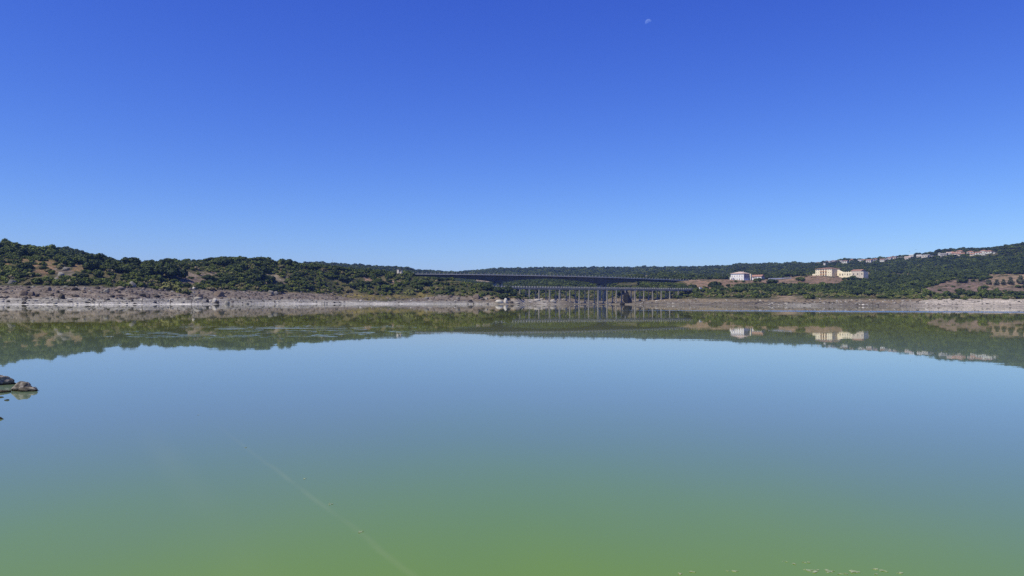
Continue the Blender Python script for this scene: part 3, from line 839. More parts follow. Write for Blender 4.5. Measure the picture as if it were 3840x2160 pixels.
def roof_mesh(x0, x1, y0, y1, z, h, kind, oh=.5, th=.22):
    x0 -= oh; x1 += oh; y0 -= oh; y1 += oh
    mb = MB()
    base = [(x0, y0, z), (x1, y0, z), (x1, y1, z), (x0, y1, z)]
    top = [(x, y, z + th) for x, y, _ in base]
    fs = [(3, 2, 1, 0), (0, 1, 5, 4), (1, 2, 6, 5), (2, 3, 7, 6), (3, 0, 4, 7)]
    ym = (y0 + y1) / 2; xm = (x0 + x1) / 2
    if kind == 'hip':
        r = min((y1 - y0) / 2, (x1 - x0) / 2 * .9)
        if x1 - x0 >= y1 - y0: R = [(x0 + r, ym, z + th + h), (x1 - r, ym, z + th + h)]; f2 = [(4, 5, 9, 8), (5, 6, 9), (6, 7, 8, 9), (7, 4, 8)]
        else: R = [(xm, y0 + r, z + th + h), (xm, y1 - r, z + th + h)]; f2 = [(4, 5, 8), (5, 6, 9, 8), (6, 7, 9), (7, 4, 8, 9)]
    elif kind == 'gable':
        R = [(x0, ym, z + th + h), (x1, ym, z + th + h)]; f2 = [(4, 5, 9, 8), (5, 6, 9), (6, 7, 8, 9), (7, 4, 8)]
    elif kind == 'cross':                                                          # gable end faces the front
        R = [(xm, y0, z + th + h), (xm, y1, z + th + h)]; f2 = [(4, 5, 8), (5, 6, 9, 8), (6, 7, 9), (7, 4, 8, 9)]
    elif kind == 'shed':
        return mb.add(base + [(x0, y0, z + th), (x1, y0, z + th), (x1, y1, z + th + h), (x0, y1, z + th + h)], fs + [(4, 5, 6, 7)])
    elif kind == 'cone':
        R = [(xm, ym, z + th + h)]; f2 = [(4, 5, 8), (5, 6, 8), (6, 7, 8), (7, 4, 8)]
    else:
        R = []; f2 = [(4, 5, 6, 7)]
    return mb.add(base + top + R, fs + f2)


def window(parent, x, z, y, w, h, face='front', frame_mat='frame', pane_mat='dark_glass', name='window'):
    """front: wall plane at local y facing -y; side: wall plane at local x = y facing +x"""
    t = .12
    fr, pn = MB(), MB()

    def bx(mb, cx, cz, sx, sz, d0, d1):
        if face == 'front': mb.box((cx, y - (d0 + d1) / 2, cz), (sx, d1 - d0, sz))
        else: mb.box((y + (d0 + d1) / 2, cx, cz), (d1 - d0, sx, sz))
    bx(fr, x - w / 2 - t / 2, z, t, h + 2 * t, .0, .06); bx(fr, x + w / 2 + t / 2, z, t, h + 2 * t, .0, .06)
    bx(fr, x, z + h / 2 + t / 2, w, t, .0, .06); bx(fr, x, z - h / 2 - t / 2, w + .3, t, .0, .12)
    bx(pn, x, z, w, h, .0, .025)
    o = fr.build(name, M[frame_mat], parent); pn.build('pane', M[pane_mat], o)
    return o


def house(px, ybase, wpx, hpx, wall, roof, rkind, label, theta=-.75, rh=None, depth=.7, wins=((.3, .55), (.7, .55)), Y=None, name='village_house', cat='house', group=None, sidewall=None):
    """house seen at pixel px with its foot at ybase; wpx = facade width, hpx = eave height in pixels"""
    base = hit(px, ybase) if Y is None else at(px, ybase, Y)
    k_ = base.y / FPX
    W = max(wpx * k_ * .9, 2.4); Hh = hpx * k_; D = W * depth
    root = empty(name, base, theta)
    tag(root, label, cat, group)
    wall_box(-W / 2, W / 2, -D / 2, D / 2, -4.0, Hh).build('wall', M[wall], root)
    roof_mesh(-W / 2, W / 2, -D / 2, D / 2, Hh, rh if rh is not None else W * .16, rkind, .45).build('roof', M[roof], root)
    for fx, fz in wins:
        window(root, (fx - .5) * W, Hh * fz, -D / 2, min(1.3, W * .14), min(1.5, Hh * .3))
    window(root, 0, Hh * .55, W / 2, min(1.1, D * .14), min(1.4, Hh * .28), 'side')
    return root


def villa():
    b_ = at(2776, 1052.6, 895); b_.z = float(ground_z(b_.x, b_.y)) + .2
    root = empty('villa', b_, -.785)
    tag(root, 'large square white villa with five window bays and low pale tiled hip roof', 'villa')
    W, D, H = 16.4, 14.0, 7.5
    wall_box(-W / 2, W / 2, -D / 2, D / 2, -3.5, H).build('wall', M['white_plaster'], root)
    mb = wall_box(W / 2, W / 2 + .05, -D / 2 + .6, D / 2, 1.8, H - .01); mb.build('mauve_side_wall', M['mauve_plaster'], root)  # side panel in a darker mauve than the white front
    mb = MB().box((0, -D / 2 - .06, 2.75), (W, .1, .14)); mb.build('string_course', M['white_plaster'], root)
    rf = roof_mesh(-W / 2, W / 2, -D / 2, D / 2, H, 2.3, 'hip', .8).build('roof', M['pale_tile'], root)
    MB().box((2.6, 2, H + 2.2), (.9, .7, 1.6)).build('chimney', M['mauve_plaster'], rf)
    for f in (.115, .305, .489, .672, .863):
        x = (f - .5) * W
        window(root, x, 6.65, -D / 2, .6, .5, frame_mat='white_plaster')
        window(root, x, 4.55, -D / 2, .7, 1.7, frame_mat='white_plaster', pane_mat='shutter')
        window(root, x, .95, -D / 2, .75, 1.7, frame_mat='white_plaster', name='door')
    for y in (-3.5, 0.5, 4):
        window(root, y, 4.3, W / 2 + .05, 1.0, 2.3 if y == .5 else 1.4, 'side')
        window(root, y, 6.6, W / 2 + .05, .7, .6, 'side')
    MB().box((W / 2 + 1.4, D / 2 - .6, 3.6), (1.6, 2.4, 7.2)).build('stair_tower', M['yellow_plaster'], root)
    # crenellated gatehouse at the left end
    g0 = at(2744.5, 1053.6, 889); g0.z = float(ground_z(g0.x, g0.y)) - .2
    g = empty('gatehouse', g0, -.785)
    tag(g, 'small white crenellated gatehouse at the left end of the white villa', 'gatehouse')
    wall_box(-1.75, 1.75, -1.6, 1.6, -2, 2.9).build('wall', M['white_plaster'], g)
    for x in (-1.5, -.5, .5, 1.5):
        MB().box((x, -1.4, 3.4), (.5, .4, 1.0)).build('merlon', M['white_plaster'], g)
    window(g, .7, 1.0, -1.6, .9, 1.9, name='doorway')
    # annex to the right with red roof and round windows
    a0 = at(2842, 1046.5, 915); a0.z = at(2842, 1045.5, 915).z
    a = empty('annex', a0, -.785)
    tag(a, 'low white annex with red tiled roof and round windows right of the white villa', 'annex')
    wall_box(-6.5, 6.5, -4, 4, -3.5, 2.5).build('wall', M['white_plaster'], a)
    wall_box(6.5, 6.54, -4, 4, -3.4, 2.49).build('grey_end_wall', M['grey_plaster'], a)  # end wall in a darker grey than the white front
    roof_mesh(-6.5, 6.5, -4, 4, 2.5, 2.1, 'gable', .5).build('roof', M['red_tile'], a)
    for x in (-3.4, 0, 3.4):
        r = MB().tube([(x, -4.0, 1.3), (x, -4.06, 1.3)], .48, 12); r.build('round_window', M['dark_glass'], a)
    p0 = at(2823, 1048.5, 902); p0.z = at(2823, 1048.5, 902).z
    p = empty('pergola', p0, -.785)
    tag(p, 'dark flat-roofed pergola in front of the low annex beside the villa', 'pergola')
    MB().box((0, 0, 2.6), (6.5, 4.5, .3)).build('roof', M['brown_tile'], p)
    for x, y in ((-3, -2), (0, -2), (3, -2), (-3, 2), (0, 2), (3, 2)): MB().box((x, y, .2), (.25, .25, 4.5)).build('post', M['bark'], p)
    # white boundary wall between the villa and the cream building
    w0, w1 = at(2882, 1046.5, 925), at(2968, 1044, 938)
    wl_ = MB(); q0 = Vector((0, 0, 0)); q1 = w1 - w0
    wl_.beam((0, 0, -.2), (q1.x, q1.y, q1.z - .2), .4, 2.4)
    o = wl_.build('boundary_wall', M['white_plaster']); o.location = w0
    tag(o, 'long low white boundary wall on the bluff right of the villa', 'wall')


villa()


def cream_building():
    b_ = at(3104, 1037.2, 985); b_.z = float(ground_z(b_.x, b_.y)) + .3
    W, D, H = 24.6, 16.0, 9.2
    th = -1.05
    root = empty('apartment_block', b_, th)
    tag(root, 'three-storey cream apartment block with red tiled roof and brown balconies', 'building')
    wall_box(-W / 2, W / 2, -D / 2, D / 2, -4, H).build('wall', M['yellow_plaster'], root)
    wall_box(W / 2, W / 2 + .04, -D / 2, D / 2, -4, H - .01).build('side_wall', M['shaded_cream_plaster'], root)  # duller copy of the cream wall, side shade put into the colour
    roof_mesh(-W / 2, W / 2, -D / 2, D / 2, H, 1.3, 'hip', .8, .25).build('roof', M['red_tile'], root)
    X = lambda f: (f - .5) * W
    for f in (.067, .207, .793, .933):
        for z in (7.7, 4.4, 1.2): window(root, X(f), z, -D / 2, .8, .9, frame_mat='yellow_plaster')
    for f in (.348, .489, .644):
        for z in (7.3, 3.9):
            o = window(root, X(f), z, -D / 2, 1.0, 2.3, name='balcony_door', frame_mat='shutter', pane_mat='shutter')
        for z in (5.3, 1.9):
            bal = MB().box((X(f), -D / 2 - .62, z), (2.1, 1.2, .16)); 
            bl = bal.build('balcony', M['terracotta'], root)
            pr = MB(); pr.box((X(f), -D / 2 - 1.17, z + .55), (2.1, .1, .94)); pr.box((X(f) - 1.0, -D / 2 - .6, z + .55), (.1, 1.04, .94)); pr.box((X(f) + 1.0, -D / 2 - .6, z + .55), (.1, 1.04, .94))
            pr.build('parapet', M['terracotta'], bl)
    window(root, X(.489), .4, -D / 2, 1.9, 1.9, name='entrance', frame_mat='terracotta', pane_mat='shutter')
    window(root, 3, 7.9, W / 2 + .04, 1.0, 1.0, 'side')
    window(root, 4.5, 4.6, W / 2 + .04, 2.4, 1.6, 'side', pane_mat='shutter')
    window(root, 1.5, 1.9, W / 2 + .04, 1.2, 1.4, 'side', pane_mat='terracotta')
    wall_box(-W / 2 - 5.2, -W / 2, -D / 2 + .6, D / 2 - 6, -4, 3.2).build('left_wing', M['yellow_plaster'], root)
    st = MB()                                                                      # sloping stair flank
    st.extrude(None, [(W / 2 + .04, 1.5, 0), (W / 2 + 8.5, 1.5, 0), (W / 2 + 8.5, 1.5, 4.4), (W / 2 + .04, 1.5, 8.2)], [(W / 2 + .04, 4, 0), (W / 2 + 8.5, 4, 0), (W / 2 + 8.5, 4, 4.4), (W / 2 + .04, 4, 8.2)])
    st.build('stair_flank', M['yellow_plaster'], root)
    pc = MB(); pc.box((X(.43), -D / 2 - 2.4, -1.0), (6.2, 2.6, 2.4)); pc.build('porch_terrace', M['yellow_plaster'], root)
    R = Matrix.Rotation(th, 3, 'Z')
    # long low wing on the right
    q = Vector(b_) + R @ Vector((W / 2 + 12.2, .9 + 4.5, .2))
    wg = empty('low_wing', q, th)
    tag(wg, 'long single-storey cream wing with parapet right of the cream apartment block', 'building')
    wall_box(-9.0, 9.4, -4.4, 4.5, -4, 4.1).build('wall', M['yellow_plaster'], wg)
    pp = MB()
    for k in range(6): pp.box((-7.6 + k * 3.1, -4.1, 4.4), (1.7, .5, .6), 0, .7)
    pp.build('parapet_waves', M['yellow_plaster'], wg)
    for x, hh in ((-7.2, 2.2), (-3.4, 2.2), (.0, 1.0), (3.6, 2.2), (7.0, 2.2)): window(wg, x, 1.25 if hh > 2 else 1.8, -4.4, .95, hh, name='door' if hh > 2 else 'window')
    q = Vector(b_) + R @ Vector((W / 2 + 30.0, .9 + 4.5, -.8))
    pk = empty('pinkish_wing', q, th)
    tag(pk, 'plain pinkish flat-roofed wing with three square windows at the far right', 'building')
    wall_box(-8.2, 8.2, -4.6, 4.5, -4, 5.2).build('wall', M['pink_plaster'], pk)
    MB().box((2.9, -4.64, 2.2), (.14, .08, 6)).build('drainpipe', M['brown_tile'], pk)
    for x in (-5.4, .2, 6.0): window(pk, x, 2.4, -4.6, 1.4, 1.4)
    q = Vector(b_) + R @ Vector((W / 2 + 19, 17.0, 2.5))
    rr = empty('rear_house', q, th)
    tag(rr, 'small pinkish house with red roof behind the long cream wing', 'house')
    wall_box(-6.5, 7.5, -4, 4, -6, 3.6).build('wall', M['pink_plaster'], rr)
    roof_mesh(-6.5, 7.5, -4, 4, 3.6, 1.6, 'gable', .5).build('roof', M['red_tile'], rr)
    window(rr, 0, 2.2, 7.5, 1.0, 1.0, 'side')


cream_building()

# the village on the ridge: (pixel, foot, facade width, eave height, wall, roof, roof kind, label)
v1 = lambda x, y: (3060 + x * .1553, 940 + y * .1553)
v2 = lambda x, y: (3440 + x * .132, 920 + y * .132)
VILLAGE = [
    (v1, -140, 335, 95, 60, 'white_wash', 'white_wash', 'shed', 'small white shed-roofed house lowest left below the village'),
    (v1, -45, 338, 70, 55, 'grey_plaster', 'grey_tile', 'flat', 'small pale grey house just right of the lowest white one'),
    (v1, 50, 325, 80, 36, 'pink_plaster', 'brown_tile', 'hip', 'small pinkish brown-roofed house at the left start of the village'),
    (v1, 215, 350, 50, 58, 'white_wash', 'white_wash', 'flat', 'narrow white house left of the dark-roofed white house'),
    (v1, 315, 312, 120, 42, 'white_wash', 'brown_tile', 'shed', 'white house with a dark lean-to roof near the village left end'),
    (v1, 430, 300, 90, 48, 'beige_plaster', 'brown_tile', 'gable', 'beige gabled house with brown roof right of a white one'),
    (v1, 512, 305, 72, 50, 'grey_plaster', 'brown_tile', 'cross', 'dim grey gable-fronted house left of the church in the village'),
    (v1, 608, 296, 78, 44, 'beige_plaster', 'grey_tile', 'gable', 'low beige house with grey roof two places left of church'),
    (v1, 716, 312, 120, 66, 'white_wash', 'brown_tile', 'gable', 'bright white house with two large dark openings beside the church'),
    (v1, 965, 285, 60, 40, 'white_wash', 'grey_tile', 'flat', 'small white flat house just right of the church'),
    (v1, 1055, 275, 86, 38, 'white_wash', 'white_wash', 'shed', 'long low white house right of church below the ridge'),
    (v1, 1165, 250, 110, 30, 'pink_plaster', 'red_tile', 'gable', 'low pinkish house with wide faded red roof right of church'),
    (v1, 1290, 285, 120, 50, 'beige_plaster', 'red_tile', 'gable', 'beige house with a red roof and pale lower end wall'),
    (v1, 1385, 268, 70, 55, 'grey_plaster', 'brown_tile', 'hip', 'tall grey house with dark roof mid village'),
    (v1, 1468, 262, 62, 36, 'white_wash', 'grey_tile', 'flat', 'small white house right of the tall grey one'),
    (v1, 1440, 235, 90, 28, 'pink_plaster', 'red_tile', 'hip', 'pink hip-roofed house behind small white house mid village'),
    (v1, 1600, 268, 92, 52, 'white_wash', 'red_tile', 'gable', 'white house with a dark red roof edge mid village'),
    (v1, 1690, 242, 84, 36, 'grey_plaster', 'grey_tile', 'gable', 'dull grey house with grey roof right of red-edged white house'),
    (v1, 1785, 222, 110, 44, 'beige_plaster', 'red_tile', 'hip', 'beige hip-roofed house left of the long pale terrace'),
    (v1, 1885, 208, 110, 40, 'beige_plaster', 'brown_tile', 'gable', 'beige house with brown gable left of the long pale terrace'),
    (v1, 2050, 190, 130, 34, 'beige_plaster', 'beige_plaster', 'flat', 'long pale beige flat terrace house on the village skyline'),
    (v1, 2135, 165, 110, 34, 'white_wash', 'pale_tile', 'gable', 'white house with pale tiles above the beige terrace'),
    (v1, 2225, 205, 130, 34, 'beige_plaster', 'pale_tile', 'gable', 'beige house with pale pink roof under the white ridge houses'),
    (v1, 2260, 218, 56, 26, 'white_wash', 'white_wash', 'flat', 'tiny white block below the pale pink roof'),
    (v1, 2305, 158, 92, 36, 'white_wash', 'white_wash', 'shed', 'white house with a white sloping roof on the skyline'),
    (v2, 60, 342, 130, 50, 'beige_plaster', 'white_wash', 'gable', 'beige house with a white gable roof near village centre right'),
    (v2, 235, 345, 190, 56, 'beige_plaster', 'white_wash', 'shed', 'wide beige house under a long white roof edge'),
    (v2, 255, 262, 150, 34, 'white_wash', 'white_wash', 'cross', 'broad white gabled house left of the dark round trees'),
    (v2, 345, 312, 50, 48, 'white_wash', 'white_wash', 'flat', 'narrow white block at the end of long white roof edge'),
    (v2, 420, 318, 90, 40, 'beige_plaster', 'grey_tile', 'flat', 'plain beige house just before the gap in the village'),
    (v2, 640, 285, 74, 48, 'white_wash', 'white_wash', 'cross', 'white gable-ended house just right of the gap in the village'),
    (v2, 770, 305, 150, 60, 'grey_plaster', 'grey_tile', 'gable', 'long grey-roofed house beside the white gable-ended house'),
    (v2, 905, 268, 130, 46, 'white_wash', 'pale_tile', 'gable', 'white house with pale pink roof left of the red roofs'),
    (v2, 1000, 232, 160, 34, 'beige_plaster', 'red_tile', 'hip', 'beige house with broad red roof left of the highest red roof'),
    (v2, 1090, 270, 200, 36, 'pink_plaster', 'red_tile', 'gable', 'long pink house under a long red roof front row'),
    (v2, 1220, 212, 200, 40, 'pink_plaster', 'red_tile', 'hip', 'house with the highest red hip roof mid cluster'),
    (v2, 1240, 288, 200, 44, 'pink_plaster', 'red_tile', 'gable', 'pink house with big red roof at the front of cluster'),
    (v2, 1520, 232, 170, 40, 'beige_plaster', 'red_tile', 'hip', 'house with isolated red hip roof between the two red clusters'),
    (v2, 1600, 280, 170, 36, 'pink_plaster', 'red_tile', 'gable', 'pink low house with red roof front row right half'),
    (v2, 1740, 262, 150, 40, 'white_wash', 'red_tile', 'gable', 'white walled house with red roof left of the two white ones'),
    (v2, 1895, 225, 160, 62, 'white_wash', 'red_tile', 'hip', 'tall white house with red hip roof, left one of the rightmost pair'),
    (v2, 2050, 222, 170, 48, 'white_wash', 'red_tile', 'hip', 'white house with red hip roof, right one of the rightmost pair'),
    (v2, 1890, 268, 110, 36, 'white_wash', 'white_wash', 'flat', 'low white flat house below the rightmost red roofs'),
    (v2, 2195, 222, 60, 44, 'white_wash', 'white_wash', 'flat', 'small white cube house at the right end of the village'),
]
for i, (f, x, y, w_, h_, wall, roof, rk, lab) in enumerate(VILLAGE):
    px, py = f(x, y); k_ = .1553 if f is v1 else .132
    wins = ((.28, .5), (.72, .5)) if 'large dark' not in lab else ((.25, .62), (.7, .62))
    hh = house(px, py, w_ * k_ * random.uniform(1.0, 1.25), h_ * k_ * random.uniform(.9, 1.3), wall, roof, rk, lab, theta=-.75 + .5 * (random.random() - .5), rh=None if rk != 'shed' else 1.2, wins=wins, group='houses of the hilltop village')


def church():
    base = hit(*v1(868, 268))
    root = empty('church', base, -.7)
    tag(root, 'village church with a dark red pointed dome and cross on top', 'church')
    k_ = base.y / FPX; W = 13 * k_
    wall_box(-W / 2, W / 2, -W / 2, W / 2, -5, 5.5 * k_ * 1.0).build('wall', M['pink_plaster'], root)
    z = 5.5 * k_
    pts = []
    dm = MB(); dm.tube([(0, 0, z), (0, 0, z + 1.2 * k_), (0, 0, z + 2.5 * k_), (0, 0, z + 4.5 * k_), (0, 0, z + 6.6 * k_)], [W * .56, W * .55, W * .42, W * .2, .12], 12)
    d_ = dm.build('dome', M['red_tile'], root)
    cr = MB(); cr.box((0, 0, z + 7.7 * k_), (.28, .28, 2.6 * k_)); cr.box((0, 0, z + 8.2 * k_), (1.3, .26, .26)); cr.build('cross', M['stick'], d_)


church()

# lonely hut on the left ridge
hb = hit(1495, 1022, 500, 690)
hb.z = max(hb.z, at(1495, 1021, hb.y).z)
hut = empty('hut', hb, -.5)
tag(hut, 'tiny pale flat-roofed hut on the left ridge beside the start of viaduct', 'hut')
wall_box(-1.0, 1.0, -1.4, 1.4, -1.5, 2.5).build('wall', M['beige_plaster'], hut)
wall_box(1.0, 3.2, -.6, 1.4, -1.5, 2.05).build('side_room', M['pink_plaster'], hut)
MB().box((0, 0, 2.6), (2.5, 3.3, .2)).build('roof', M['grey_tile'], hut)
MB().box((2.25, .3, 2.16), (2.5, 2.7, .2)).build('porch_roof', M['brown_tile'], hut)
window(hut, 2.1, .9, -.6, .9, 1.4, name='doorway')


# poles
def pole(name, px, y0, y1, Y, label, cat, arm=False, r=.09):
    b_ = at(px, y0, Y); g = float(ground_z(b_.x, b_.y)); hgt_ = at(px, y1, Y).z - g
    root = empty(name, (b_.x, b_.y, g)); tag(root, label, cat)
    MB().tube([(0, 0, -.5), (0, 0, hgt_ * .5), (0, 0, hgt_)], [r, r * .85, r * .6], 8).build('pole', M['metal'], root)
    if arm:
        MB().tube([(0, 0, hgt_ - .05), (.6, -.1, hgt_ + .25), (1.5, -.3, hgt_ + .3)], [.06, .06, .05], 6).build('arm', M['metal'], root)
        MB().box((1.8, -.36, hgt_ + .26), (.8, .35, .16), -.2).build('lamp_head', M['metal'], root)
    else:
        t = MB()
        for k in range(3): t.beam((-.7, 0, hgt_ - .4 - k * .8), (.7, 0, hgt_ - .4 - k * .8), .06)
        t.build('crossarm', M['metal'], root)


pole('antenna_mast', 979, 972, 957, 700, 'thin antenna mast on the left hill skyline above the dense oaks', 'mast', r=.12)
pole('antenna_mast', 1247, 989, 973.5, 1000, 'tall thin mast standing alone on the skyline nearer the viaduct', 'mast', r=.16)
pole('street_lamp', 2709, 1047, 1023, 900, 'tall street lamp on the brown bluff left of the white villa', 'street lamp', True, r=.14)
pole('street_lamp', 2884, 1036, 1020, 960, 'street lamp among trees just right of the red-roofed annex', 'street lamp', True, r=.14)
pole('utility_pole', 3229, 1022, 1009, 1090, 'utility pole above the pinkish wing, the left of two', 'utility pole', r=.15)
pole('utility_pole', 3283, 1020, 1006, 1100, 'utility pole beyond the pinkish wing, the right of two', 'utility pole', r=.15)


# two birds over the village
def bird(px, py, Y, rz, bank, label):
    mb = MB()
    mb.tube([(0, -.34, 0), (0, -.2, .02), (0, 0, .02), (0, .22, 0), (0, .46, 0)], [.02, .07, .10, .07, .015], 8)
    for e in (-1, 1):
        a = [(0, -.12, .03), (e * .34, -.18, .17), (e * .72, -.02, .10), (e * .40, .04, .16), (0, .12, .03)]
        mb.extrude(None, a, [(x, y, z - .03) for x, y, z in a])
    mb.add([(-.08, .40, 0), (.08, .40, 0), (.16, .66, 0), (-.16, .66, 0), (-.08, .40, -.02), (.08, .40, -.02), (.16, .66, -.02), (-.16, .66, -.02)],
           [(0, 1, 2, 3), (7, 6, 5, 4), (0, 4, 5, 1), (1, 5, 6, 2), (2, 6, 7, 3), (3, 7, 4, 0)])
    o = mb.build('flying_bird', M['bird'])
    o.location = at(px, py, Y); o.rotation_euler = (0, bank, rz)
    tag(o, label, 'bird')


bird(3412, 943, 640, .5, .3, 'dark bird gliding low in the sky over the village, the lower one')
bird(3435, 936, 640, -.6, -.2, 'dark bird in the sky over the village, the higher one')

# ------------------------------------------------------------------ boulders
def rock_shape(seed, sub=3, cuts=11, rough=.20):
    r = np.random.default_rng(seed)
    v, f = ico(sub)
    d = r.normal(size=(14, 3)); d /= np.linalg.norm(d, axis=1)[:, None]
    rad = np.ones(len(v))
    for k in range(14):
        rad += rough * .5 / (1 + k * .35) * np.sin(v @ d[k] * (2.2 + k * .9) + r.uniform(0, 6.28))
    v = v * rad[:, None]
    for k in range(cuts):                                        # broken faces
        n_ = r.normal(size=3); n_[2] = abs(n_[2]) * .6; n_ /= np.linalg.norm(n_)
        c = r.uniform(.48, .85); q = v @ n_ - c
        v = v - np.outer(np.clip(q, 0, None) * .92, n_)
    v += r.normal(size=v.shape) * .012
    v /= np.abs(v).max(axis=0)
    return v, f


ROCKS = [rock_shape(100 + k) for k in range(7)]
SLABS = [rock_shape(200 + k, cuts=4, rough=.10) for k in range(2)]
ROCK_ME = {}


def boulder_mesh(k, mat):
    key = (k, mat)
    if key not in ROCK_ME:
        v, f = (ROCKS + SLABS)[k]
        ROCK_ME[key] = np_mesh('boulder', v, f, M[mat])
    return ROCK_ME[key]


def boulder(px, py, w, h, mat, label, k=0, rz=None, tilt=0.0, name='boulder', cat='boulder', group=None, sink=.25, depth=.8):
    """py = foot of the stone in the photograph, w and h its size in photo pixels"""
    b_ = hit(px, py, 280, 800); s = b_.y / FPX
    o = link(name, boulder_mesh(k, mat))
    H = h * s
    o.location = b_ + Vector((0, w * s * .3, H * (.5 - sink * .5)))
    o.scale = (w * s / 2, w * s / 2 * depth, H * (1 + sink) / 2)
    o.rotation_euler = (0, tilt, random.uniform(-.5, .5) if rz is None else rz)
    tag(o, label, cat, group)
    return o


